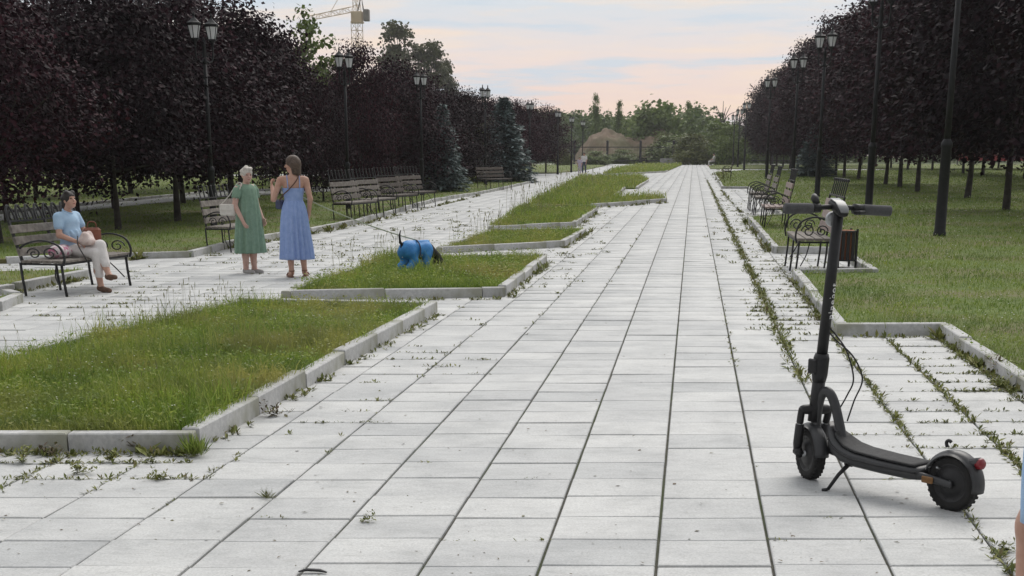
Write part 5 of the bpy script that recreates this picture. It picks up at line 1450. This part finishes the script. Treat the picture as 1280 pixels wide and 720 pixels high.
g = Field(); g.ell((0, 0, .0), (.13, .09, .075), .02).ell((.05, .02, .055), (.06, .05, .06), .03).ell((-.06, .0, .05), (.06, .05, .07), .03).ell((.0, .07, -.02), (.09, .05, .05), .02); field_part('bag_body', g, .012, M['bagbeige'], e)
b = MB(); b.tube(catmull([(.05, -.1, .05), (.16, -.02, -.05), (.17, .08, -.20), (.10, .10, -.33)], 5), .008, 5); b.build('strap', M['iron'], e)
c = wpt(ws, (-.20, .16, WT + .21)); e = empty('brown_bag', c, ws.rotation_euler.z + R(35), 'red-brown leather bag beyond the seated woman\'s lap', 'bag', scale=.70)
b = MB(); b.box((0, 0, 0), (.10, .27, .22), bev=.035); b.build('bag_body', M['bagbrown'], e)
b = MB(); b.tube(catmull([(0, -.07, .09), (0, -.05, .19), (0, .05, .19), (0, .07, .09)], 5), .010, 6); b.build('handle', M['bagbrown'], e)
c = wpt(ws, (.36, .02, WSZ + .085)); e = empty('flowered_bag', c, ws.rotation_euler.z + R(5), 'pale bag with a pink patch lying on the bench seat', 'bag', scale=.83)
g = Field(); g.ell((0, 0, 0), (.22, .12, .085), .02).ell((.1, .03, .02), (.11, .09, .075), .03).ell((-.12, -.02, .01), (.10, .09, .08), .03); field_part('bag_body', g, .012, M['bagpink'], e)

# ------------------------------------------------------------------ dog in a blue suit, and its leash
def dog():
    c = G(513, 347.5); root = empty('dog', (c.x, c.y, SOILZ - .01), R(-52), 'black dog in a bright blue full suit sniffing in the grass bed', 'dog', None, .88)
    f = Field()
    f.ell((0, -.02, .335), (.085, .11, .10), .04).cap((0, -.06, .33), (0, .25, .315), .088, .105, .05).ell((0, .26, .30), (.09, .12, .125), .05)
    f.cap((0, .33, .33), (0, .47, .22), .070, .055, .04)
    f.ell((0, .50, .155), (.055, .075, .062), .03).cap((0, .54, .12), (0, .605, .062), .036, .024, .02)      # head lowered to the grass
    for s in (-1, 1): f.cap((s * .045, .46, .20), (s * .075, .45, .12), .016, .022, .01)
    f.chain([(0, -.11, .38), (0, -.16, .44), (0, -.17, .53), (0, -.15, .60)], [.022, .018, .014, .008], .015)
    for s, dy in ((-1, -.03), (1, .03)):
        f.chain([(s * .06, -.05 + dy, .29), (s * .072, .02 + dy, .185), (s * .07, -.095 + dy, .10), (s * .07, -.08 + dy, .02), (s * .07, -.04 + dy, .012)], [.07, .042, .024, .021, .020], .02)
        f.chain([(s * .065, .28 - dy, .25), (s * .068, .26 - dy, .15), (s * .066, .275 - dy, .06), (s * .066, .275 - dy, .02), (s * .066, .31 - dy, .012)], [.05, .032, .023, .021, .020], .02)
    field_part('body', f, .0085, M['dogblack'], root)
    g = Field()
    g.ell((0, -.02, .335), (.105, .125, .115), .04).cap((0, -.06, .335), (0, .25, .32), .104, .108, .05).ell((0, .26, .31), (.100, .115, .118), .05)
    for q in range(9): g.cap((-.085, -.06 + q * .045, .27 + .02 * (q % 2)), (.0, -.03 + q * .045, .435), .016, k=.03).cap((.085, -.06 + q * .045, .27 + .02 * (q % 3)), (.0, -.05 + q * .045, .435), .016, k=.03)
    for s, dy in ((-1, -.03), (1, .03)):
        g.chain([(s * .055, -.05 + dy, .29), (s * .07, .0 + dy, .185), (s * .07, -.085 + dy, .10), (s * .07, -.075 + dy, .045)], [.080, .056, .046, .046], .03)
        g.chain([(s * .065, .28 - dy, .25), (s * .068, .26 - dy, .15), (s * .066, .275 - dy, .055)], [.064, .050, .045], .03)
    g.cut((0, .36, .33), (0, .9, .3)).ell((0, -.15, .40), (.03, .06, .045), .01, sub=True)
    field_part('suit', g, .0085, M['dogsuit'], root)
    b = MB(); b.tube([(.122 * math.cos(q), .10, .325 + .132 * math.sin(q)) for q in [i * 6.2832 / 24 for i in range(25)]], .012, 6, cap=False, flat=(.5, 1.2)); b.build('harness_strap', M['darkcloth'], root)
    for s in (-1, 1):
        b = MB(); b.ball((s * .036, .545, .175), .010, 8, 6); b.build('eye', M['eye'], root)
    return root
dg = dog(); bpy.context.view_layer.update()
h0 = wpt(wb, (-.27, .235, 1.36)); d0 = wpt(dg, (0, .11, .462))
pts = []
for i in range(25):
    t = i / 24; q = h0.lerp(d0, t); q.z -= .10 * 4 * t * (1 - t) * .6; pts.append(q)
mid = pts[12].copy(); b = MB(); b.tube([q - mid for q in pts], .0075, 5); o = b.build('leash', M['leash']); o.location = mid
tag(o, 'pale green leash running from the blue dress woman to the dog', 'leash')

# ------------------------------------------------------------------ small far figures
def far_person(px, py, h, rz, top, bottom, label, walk=.12, hair='hairdark'):
    c = G(px, py); root = empty('person', (c.x, c.y, 0), rz, label, 'person', 'people in the park', h / 1.7)
    f = Field()
    for s in (-1, 1):
        f.chain([(s * .09, 0, .9), (s * .09, s * walk + .03, .48), (s * .09, s * walk - .02, .06), (s * .09, s * walk + .13, .03)], [.085, .055, .04, .03])
        f.chain([(s * .19, 0, 1.38), (s * .25, -s * walk * .6, 1.12), (s * .22, -s * walk + .08, .86)], [.05, .04, .028]); hand(f, (s * .22, -s * walk + .08, .86), (s * .25, -s * walk * .6, 1.12), (-s, 0, 0))
    f.ell((0, 0, 1.0), (.16, .11, .15), .05).ell((0, 0, 1.25), (.16, .11, .18), .05).cap((-.15, 0, 1.4), (.15, 0, 1.4), .05).cap((0, 0, 1.4), (0, .01, 1.54), .05)
    hd = Head((0, .02, 1.6)); hd.add(f); field_part('body', f, .014, M['skin'], root)
    g = Field().ell(hd.p(0, -.02, .035), (.092, .108, .1), .02).ell(hd.p(0, .095, -.03), (.062, .075, .085), .01, sub=True); field_part('hair', g, .014, M[hair], root)
    g = Field().ell((0, 0, 1.02), (.185, .135, .13), .05).ell((0, 0, 1.25), (.178, .125, .19), .05).cap((-.15, 0, 1.4), (.15, 0, 1.4), .062)
    for s in (-1, 1): g.cap((s * .19, 0, 1.38), (s * .235, -s * walk * .5, 1.18), .066, .06)
    g.ell((0, 0, 1.53), (.07, .07, .09), .01, sub=True); field_part('shirt', g, .014, M[top], root)
    g = Field().ell((0, 0, .95), (.178, .13, .12), .05)
    for s in (-1, 1): g.chain([(s * .09, 0, .9), (s * .09, s * walk + .03, .48), (s * .09, s * walk, .16)], [.1, .075, .06])
    field_part('trousers', g, .014, M[bottom], root)
far_person(730, 217.5, 1.45, R(160), 'white', 'darkcloth', 'far walking person in a white top at the left path\'s end')
far_person(724.5, 218, 1.15, R(170), 'lilac', 'lilac', 'shorter far walking person in lilac beside the one in white')
def far_seated():
    b4 = [o for o in bpy.data.objects if o.get('category') == 'bench'][-1]
    p = b4.matrix_world @ Vector((-.3, .02, 0)); root = empty('person', p, b4.rotation_euler.z, 'tiny figure in white clothes sitting on the farthest bench', 'person', 'people in the park', 1.05)
    f = Field(); g = Field()
    for s in (-1, 1):
        f.chain([(s * .09, -.02, .52), (s * .1, .42, .5), (s * .1, .44, .08), (s * .1, .58, .04)], [.085, .058, .04, .03]); g.chain([(s * .09, -.02, .52), (s * .1, .42, .5), (s * .1, .44, .2)], [.105, .075, .06])
        f.chain([(s * .19, -.08, .98), (s * .24, .05, .74), (s * .12, .28, .62)], [.05, .04, .028]); hand(f, (s * .12, .28, .62), (s * .24, .05, .74), (0, 0, -1)); g.cap((s * .19, -.08, .98), (s * .23, .03, .78), .066, .06)
    f.ell((0, -.04, .6), (.16, .12, .15), .05).ell((0, -.08, .86), (.16, .11, .18), .05).cap((0, -.09, 1), (0, -.06, 1.14), .05); g.ell((0, -.04, .6), (.18, .14, .15), .05).ell((0, -.08, .86), (.18, .13, .19), .05).cap((-.15, -.09, 1.0), (.15, -.09, 1.0), .06)
    hd = Head((0, -.04, 1.2)); hd.add(f); field_part('body', f, .016, M['skin'], root); field_part('clothes', g, .016, M['white'], root)
    g = Field().ell(hd.p(0, -.02, .035), (.092, .108, .1), .02).ell(hd.p(0, .095, -.03), (.062, .075, .085), .01, sub=True); field_part('hair', g, .016, M['hairdark'], root)
far_seated()
# person at the right edge of the frame, only a leg and some cloth in view
def edge_person():
    Yp = 3.9; root = empty('person', (1.613, Yp, 0), R(80), 'person at the right edge, only a bare leg and light blue cloth in view', 'person', 'people in the park', 1.0)
    f = Field()
    for s in (-1, 1):
        f.chain([(s * .08, 0, .88), (s * .085, .115, .47), (s * .085, .105, .08), (s * .09, .23, .03)], [.085, .064, .044, .03])
        f.chain([(s * .19, 0, 1.34), (s * .21, -.06, 1.07), (s * .19, -.08, .86)], [.05, .04, .028]); hand(f, (s * .19, -.08, .86), (s * .21, -.06, 1.07), (-s, 0, 0))
    f.ell((0, 0, .95), (.16, .1, .15), .05).ell((0, 0, 1.22), (.15, .1, .18), .05).cap((-.15, 0, 1.36), (.15, 0, 1.36), .05).cap((0, 0, 1.36), (0, .01, 1.5), .05)
    hd = Head((0, .02, 1.56)); hd.add(f); field_part('body', f, .009, M['skin'], root); hd.details(root)
    g = Field().ell(hd.p(0, -.02, .035), (.092, .108, .1), .02).ell(hd.p(0, .095, -.03), (.062, .075, .085), .01, sub=True)
    for q in (-1, 0, 1): g.cap(hd.p(q * .06, -.05 - .03 * (q == 0), 0), hd.p(q * .066, -.06 - .03 * (q == 0), -.16), .052, .036, .03)
    field_part('hair', g, .01, M['hairbrown'], root)
    cloth('dress', dense([((0, 0, 1.36), .15, .09, .0), ((0, 0, 1.25), .165, .115, .01), ((0, 0, 1.05), .145, .105, .02), ((0, .01, .9), .18, .165, .02), ((0, .02, .7), .18, .170, .03), ((0, .03, .50), .17, .150, .03)], 4), M['skyblue'], root, 4)
edge_person()

# ================================================================== SCOOTER
SA = G(1190, 638); SBp = G(1012, 598); sdv = SBp - SA; SL = sdv.length; sang = math.atan2(sdv.y, sdv.x)
sco = empty('electric_scooter', (SA.x, SA.y, 0), sang, 'black electric kick scooter parked on its stand on the slabs', 'scooter')
RW = .122
def wheel(parent, name, r=RW, w=.030, motor=True):
    """axle along local Y, centre at origin"""
    o = empty(name, (0, 0, 0)); o.parent = parent
    RX = Matrix.Rotation(R(90), 4, 'X')
    b = MB(); b.lathe([(r * .70, -w * .8), (r * .84, -w), (r * .95, -w * .86), (r, -w * .45), (r * 1.003, 0), (r, w * .45), (r * .95, w * .86), (r * .84, w), (r * .70, w * .8)], 40, RX, cap=False)
    for i in range(30):
        a = 6.2832 * i / 30
        for s in (-1, 1):
            b.box((math.cos(a) * r * .985, s * w * .55, math.sin(a) * r * .985), (.012, w * .5, .006), rot=(0, -a + math.pi / 2, s * .35))
    b.build('tyre', M['rubber'], o)
    b = MB(); b.lathe([(.012, -w * .95), (r * .40, -w * .95), (r * .46, -w * .7), (r * .60, -w * .55), (r * .66, -w * .8), (r * .72, -w * .8), (r * .72, w * .8), (r * .66, w * .8), (r * .60, w * .55), (r * .46, w * .7), (r * .40, w * .95), (.012, w * .95)], 36, RX)
    for i in range(6):
        a = 6.2832 * i / 6
        for s in (-1, 1): b.lathe([(.006, 0), (.006, .006), (.003, .008)], 8, Matrix.Translation((math.cos(a) * r * .30, s * w * .94 - (.008 if s < 0 else 0), math.sin(a) * r * .30)) @ RX)
    for i in range(10):
        a = 6.2832 * i / 10; b.box((math.cos(a) * r * .57, 0, math.sin(a) * r * .57), (r * .22, w * 1.25, .010), rot=(0, -a, 0))
    b.build('rim', M['scootblack'], o)
    b = MB(); b.lathe([(.010, -w * 1.5), (.014, -w * 1.5), (.014, w * 1.5), (.010, w * 1.5)], 10, RX); b.build('axle', M['silver'], o)
    return o
rw = wheel(sco, 'rear_wheel'); rw.location = (0.005, 0, RW)
b = MB(); b.lathe([(.0045, 0), (.0045, .028)], 8, Matrix.Translation((.062, .022, RW + .055)) @ Matrix.Rotation(R(-70), 4, 'X')); b.build('valve', M['silver'], rw).location = (-.005, 0, -RW)
# deck: rounded hull rising into the neck
def hull(secs, n=20, e=3.2):
    V = []; Fs = []
    for (x, z, hw, hh) in secs:
        for j in range(n):
            a = 2 * math.pi * j / n; ca, sa = math.cos(a), math.sin(a)
            V.append((x, hw * math.copysign(abs(ca) ** (2 / e), ca), z + hh * math.copysign(abs(sa) ** (2 / e), sa)))
    m = len(secs)
    for i in range(m - 1):
        for j in range(n): Fs.append([i * n + j, (i + 1) * n + j, (i + 1) * n + (j + 1) % n, i * n + (j + 1) % n])
    Fs.append(list(range(n))); Fs.append([(m - 1) * n + j for j in reversed(range(n))])
    return V, Fs
V, Fs = hull([(.135, .140, .050, .022), (.15, .142, .070, .030), (.19, .142, .082, .034), (.35, .144, .085, .036), (.50, .150, .084, .038), (.58, .162, .078, .040), (.64, .190, .064, .044), (.675, .225, .046, .046), (.695, .255, .030, .040)])
b = MB(); b.add(V, Fs, smooth=True); b.build('deck', M['scoot'], sco)
V, Fs = hull([(.165, .176, .060, .006), (.19, .179, .072, .006), (.35, .182, .075, .006), (.50, .190, .074, .006), (.565, .203, .066, .007), (.61, .226, .054, .008), (.64, .247, .040, .008)], e=5)
b = MB(); b.add(V, Fs, smooth=True)
b.build('deck_mat', M['mat'], sco)
b = MB()
for s in (-1, 1): b.tube(catmull([(.15, s * .074, .150), (.35, s * .088, .152), (.52, s * .086, .160), (.62, s * .07, .188), (.67, s * .05, .22)], 6), .006, 6)
b.build('deck_trim', M['scootblack'], sco)
# hooped neck tube from the deck over to the head tube
b = MB(); b.tube(catmull([(.625, 0, .215), (.655, 0, .30), (.685, 0, .375), (.715, 0, .418), (.748, 0, .425), (.772, 0, .395), (.785, 0, .33), (.79, 0, .25), (.765, 0, .19), (.71, 0, .165), (.64, 0, .155)], 6), [.021] * 61, 12, flat=(1.0, 1.15)); b.build('neck_hoop', M['scoot'], sco)
b = MB(); b.lathe([(.024, 0), (.026, .004), (.022, .008)], 14, Matrix.Translation((.655, .0, .258)) @ Matrix.Rotation(R(-35), 4, 'Y')); b.build('charge_cap', M['grip'], sco)
# rear swing arms, mudguard, lamp, hook, reflectors, stand
b = MB()
for s in (-1, 1): b.tube(catmull([(.19, s * .062, .138), (.12, s * .055, .136), (.06, s * .050, .130), (.0, s * .047, RW), (-.02, s * .047, RW)], 5), [.020] * 14 + [.016] * 5 + [.013] * 2 if False else .017, 10, flat=(1.0, .6))
b.build('rear_arm', M['scoot'], sco)
def fender(c, r, a0, a1, w, th=.004, drop=.02, n=22, m=9):
    V = []
    for side in (0, 1):
        for i in range(n + 1):
            a = a0 + (a1 - a0) * i / n
            for j in range(m):
                t = j / (m - 1) * 2 - 1
                rr = r - side * th - drop * abs(t) ** 3.0
                V.append((c[0] + rr * math.cos(a), c[1] + t * (w - side * th), c[2] + rr * math.sin(a)))
    Fs = []; k = (n + 1) * m
    for i in range(n):
        for j in range(m - 1):
            q = [i * m + j, i * m + j + 1, (i + 1) * m + j + 1, (i + 1) * m + j]; Fs.append(q); Fs.append([x + k for x in reversed(q)])
    for i in range(n):
        for j in (0, m - 1): Fs.append([i * m + j, (i + 1) * m + j, (i + 1) * m + j + k, i * m + j + k])
    for j in range(m - 1):
        for i in (0, n): Fs.append([i * m + j, i * m + j + 1, i * m + j + 1 + k, i * m + j + k])
    return V, Fs
V, Fs = fender((.005, 0, RW), .145, R(20), R(190), .043)
b = MB(); b.add(V, Fs, smooth=True); fm = b.build('rear_mudguard', M['scoot'], sco)
b = MB(); b.tube(catmull([(.052, 0, .272), (.058, 0, .292), (.045, 0, .302), (.034, 0, .296)], 4), .008, 7); b.build('hook', M['scootblack'], fm)
b = MB(); b.lathe([(.024, -.012), (.024, .010), (.017, .017)], 18, Matrix.Translation((-.120, 0, .226)) @ Matrix.Rotation(R(-78), 4, 'Y')); b.build('tail_light', M['redlens'], sco)
b = MB(); b.box((-.094, 0, .232), (.055, .046, .030), rot=(0, R(14), 0), bev=.008); b.build('light_mount', M['grip'], sco)
for s in (-1, 1):
    b = MB(); b.box((.095, s * .064, .128), (.060, .010, .030), bev=.004); b.build('reflector', M['amber'], sco)
b = MB(); b.tube([(.535, .05, .125), (.555, .10, .075), (.575, .145, .008)], [.011, .009, .008], 8); b.tube([(.575, .145, .008), (.592, .165, .005)], [.009, .008], 8); b.build('kickstand', M['scootblack'], sco)
b = MB(); b.box((.535, .045, .128), (.05, .04, .03), bev=.006); b.build('stand_bracket', M['scootblack'], sco)
# steering assembly, turned on the stem axis
ST0, ST1 = Vector((.800, 0, .30)), Vector((.731, 0, 1.262))
hA = math.atan2(.22, .975) ; steer = (hA + math.pi / 2) - sang
ax = (ST1 - ST0).normalized()
RS4 = Matrix.Translation(ST0) @ Matrix.Rotation(steer, 4, ax) @ Matrix.Translation(-ST0)
def sp(x, y, z): return RS4 @ Vector((x, y, z))
def spart(name, b, mat, parent=sco): return b.build(name, M[mat], parent)
b = MB(); b.tube([ST0 - ax * .02, ST0 + ax * .19], [.032, .030], 16); b.build('head_tube', M['scootblack'], sco)
b = MB(); b.tube([ST0 + ax * .17, ST0 + ax * .20, ST0 + ax * .28, ST0 + ax * .30], [.032, .037, .037, .031], 16); b.box(tuple(sp(*(ST0 + ax * .24 + Vector((.0, .04, 0))))), (.05, .02, .07), bev=.006); b.build('fold_latch', M['scootblack'], sco)
b = MB(); b.tube([ST0 + ax * .29, ST1 - ax * .02], [.0255, .0245], 18); stem = b.build('stem', M['scootblack'], sco)
# lettering running up the stem's front left side
cu = bpy.data.curves.new('lettering', 'FONT'); cu.body = 'ninebot'; cu.size = .047; cu.extrude = .0006; cu.align_x = 'LEFT'; cu.space_character = 1.15
tmp = bpy.data.objects.new('tmp_text', cu); COL.objects.link(tmp); bpy.context.view_layer.update()
tme = bpy.data.meshes.new_from_object(tmp.evaluated_get(bpy.context.evaluated_depsgraph_get())); bpy.data.objects.remove(tmp)
q0 = ST0 + ax * .46
# text X runs up the stem, wrapped round the tube
cb_ = []
for v_ in tme.vertices:
    s_, t_ = v_.co.x, v_.co.y - .016
    ang = R(204) + steer - t_ / .0255
    pnt = q0 + ax * s_ + (Matrix.Rotation(0, 3, 'Z') @ Vector((math.cos(ang - 0), math.sin(ang), 0))) * (.0256 + .0006 + v_.co.z)
    v_.co = pnt
lt = link('lettering', tme, M['whitepaint'], stem)
# display pod and handlebar
def bar(x, y, z): return sp(x, y, z)
top = ST1
b = MB()
fwd = sp(*(ST1 + Vector((1, 0, 0)))) - sp(*ST1); lft = sp(*(ST1 + Vector((0, 1, 0)))) - sp(*ST1)
T4 = Matrix(((fwd.x, lft.x, 0, ST1.x), (fwd.y, lft.y, 0, ST1.y), (fwd.z, lft.z, 1, ST1.z), (0, 0, 0, 1)))
V, Fs = hull([(-.055, -.030, .018, .010), (-.045, -.022, .026, .020), (-.01, -.006, .028, .026), (.05, .010, .027, .024), (.075, .014, .020, .014)], e=3)
b.add(V, Fs, T4, True); b.build('stem_head', M['scootblack'], sco)
b = MB(); V, Fs = hull([(-.062, -.022, .019, .003), (-.05, -.005, .024, .003), (-.01, .021, .025, .003), (.05, .036, .024, .003), (.072, .034, .016, .003)], e=4); b.add(V, Fs, T4, True); b.build('display', M['display'], sco)
b = MB(); b.tube([T4 @ Vector(q) for q in catmull([(.01, -.25, -.012), (.02, -.12, -.006), (.025, 0, .0), (.02, .12, -.006), (.01, .25, -.012)], 5)], .0115, 12); b.build('handlebar', M['scootblack'], sco)
for s in (-1, 1):
    b = MB(); b.tube([T4 @ Vector((.018 - (y - .125) * .07, s * y, -.0085 - (y - .125) * .025)) for y in (.122, .128, .19, .252, .258)], [.020, .024, .024, .0245, .021], 14); b.build('grip', M['grip'], sco)
b = MB(); b.tube([T4 @ Vector(q) for q in ((.018, .085, -.006), (.018, .118, -.008))], .021, 12); b.tube([T4 @ Vector(q) for q in ((.02, .10, .012), (.045, .10, .035), (.085, .085, .045))], [.014, .018, .012], 9); b.build('bell', M['scootblack'], sco)
b = MB(); b.tube([T4 @ Vector(q) for q in catmull([(.04, .10, .0), (.075, .11, -.012), (.085, .17, -.016), (.08, .235, -.02)], 5)], .008, 8); b.build('brake_lever', M['scootblack'], sco)
b = MB(); b.tube([T4 @ Vector(q) for q in ((.018, -.078, -.006), (.018, -.122, -.008))], .023, 12); b.box(tuple(T4 @ Vector((-.005, -.10, -.022))), (.04, .05, .02), bev=.006); b.build('throttle', M['scootblack'], sco)
b = MB(); b.lathe([(.030, -.012), (.034, .0), (.034, .012), (.028, .02)], 16, T4 @ Matrix.Translation((.055, 0, -.055)) @ Matrix.Rotation(R(90), 4, 'Y')); b.build('headlight', M['silver'], sco)
# fork with two short dampers, front mudguard, front wheel
fork_top = ST0 + Vector((0.0, 0, .03))
b = MB(); b.tube([sp(.80, y, .335) for y in (-.075, -.06, 0, .06, .075)], [.016, .022, .026, .022, .016], 12)
for s in (-1, 1): b.tube([sp(*q) for q in catmull([(.80, s * .066, .34), (.805, s * .068, .31), (.815, s * .066, .27)], 4)], .017, 10)
b.build('fork_crown', M['scootblack'], sco)
for s in (-1, 1):
    b = MB(); b.tube([sp(.812, s * .066, .285), sp(.82, s * .064, .24)], .0115, 10); b.build('damper', M['silver'], sco)
    b = MB(); b.tube([sp(.818, s * .064, .262), sp(.830, s * .062, .17), sp(.835, s * .06, .135)], [.021, .022, .018], 12); b.tube([sp(.835, s * .060, .135), sp(.80, s * .056, .118)], [.024, .018], 10); b.build('fork_leg', M['scootblack'], sco)
fw = wheel(sco, 'front_wheel'); wc = sp(.815, 0, .3); 
fw.location = (SL + .004, 0, RW); fw.rotation_euler = (0, 0, steer)
wl = fw.location.copy()
V, Fs = fender((0, 0, 0), .148, R(30), R(178), .036)
Tf = Matrix.Translation(wl) @ Matrix.Rotation(steer, 4, 'Z')
b = MB(); b.add(V, Fs, Tf, True); b.build('front_mudguard', M['scoot'], sco)
for (o0, o1, m1, m2, e1) in ((.40, .0, (.62, -.03, .60), (.575, -.05, .50), (.63, -.03, .30)), (.42, .0, (.65, -.02, .62), (.61, -.03, .50), (.68, -.02, .34))):
    b = MB(); p0 = ST0 + ax * o0 + Vector((-.02, -.01, 0)); b.tube(catmull([p0, p0 + Vector((-.03, -.01, -.03)), m1, m2, ((m2[0] + e1[0]) / 2 - .005, -.03, (m2[2] + e1[2]) / 2), e1], 6), .0038, 6); b.build('cable', M['scootblack'], sco)
# ================================================================== EVENING AIR
hm, ht, hb_ = material('evening_air', (1, 1, 1)); ht.nodes.remove(hb_)
pv = N(ht, 'ShaderNodeVolumePrincipled'); pv.inputs['Color'].default_value = (0.93, 0.92, 0.95, 1); pv.inputs['Density'].default_value = 0.00032
pv.inputs['Anisotropy'].default_value = 0.2
ht.links.new(pv.outputs[0], ht.nodes['Material Output'].inputs['Volume'])
b = MB(); b.box((0, 195, 20.5), (860, 480, 45.0)); o = b.build('haze', hm); tag(o, None, None, None, 'stuff')
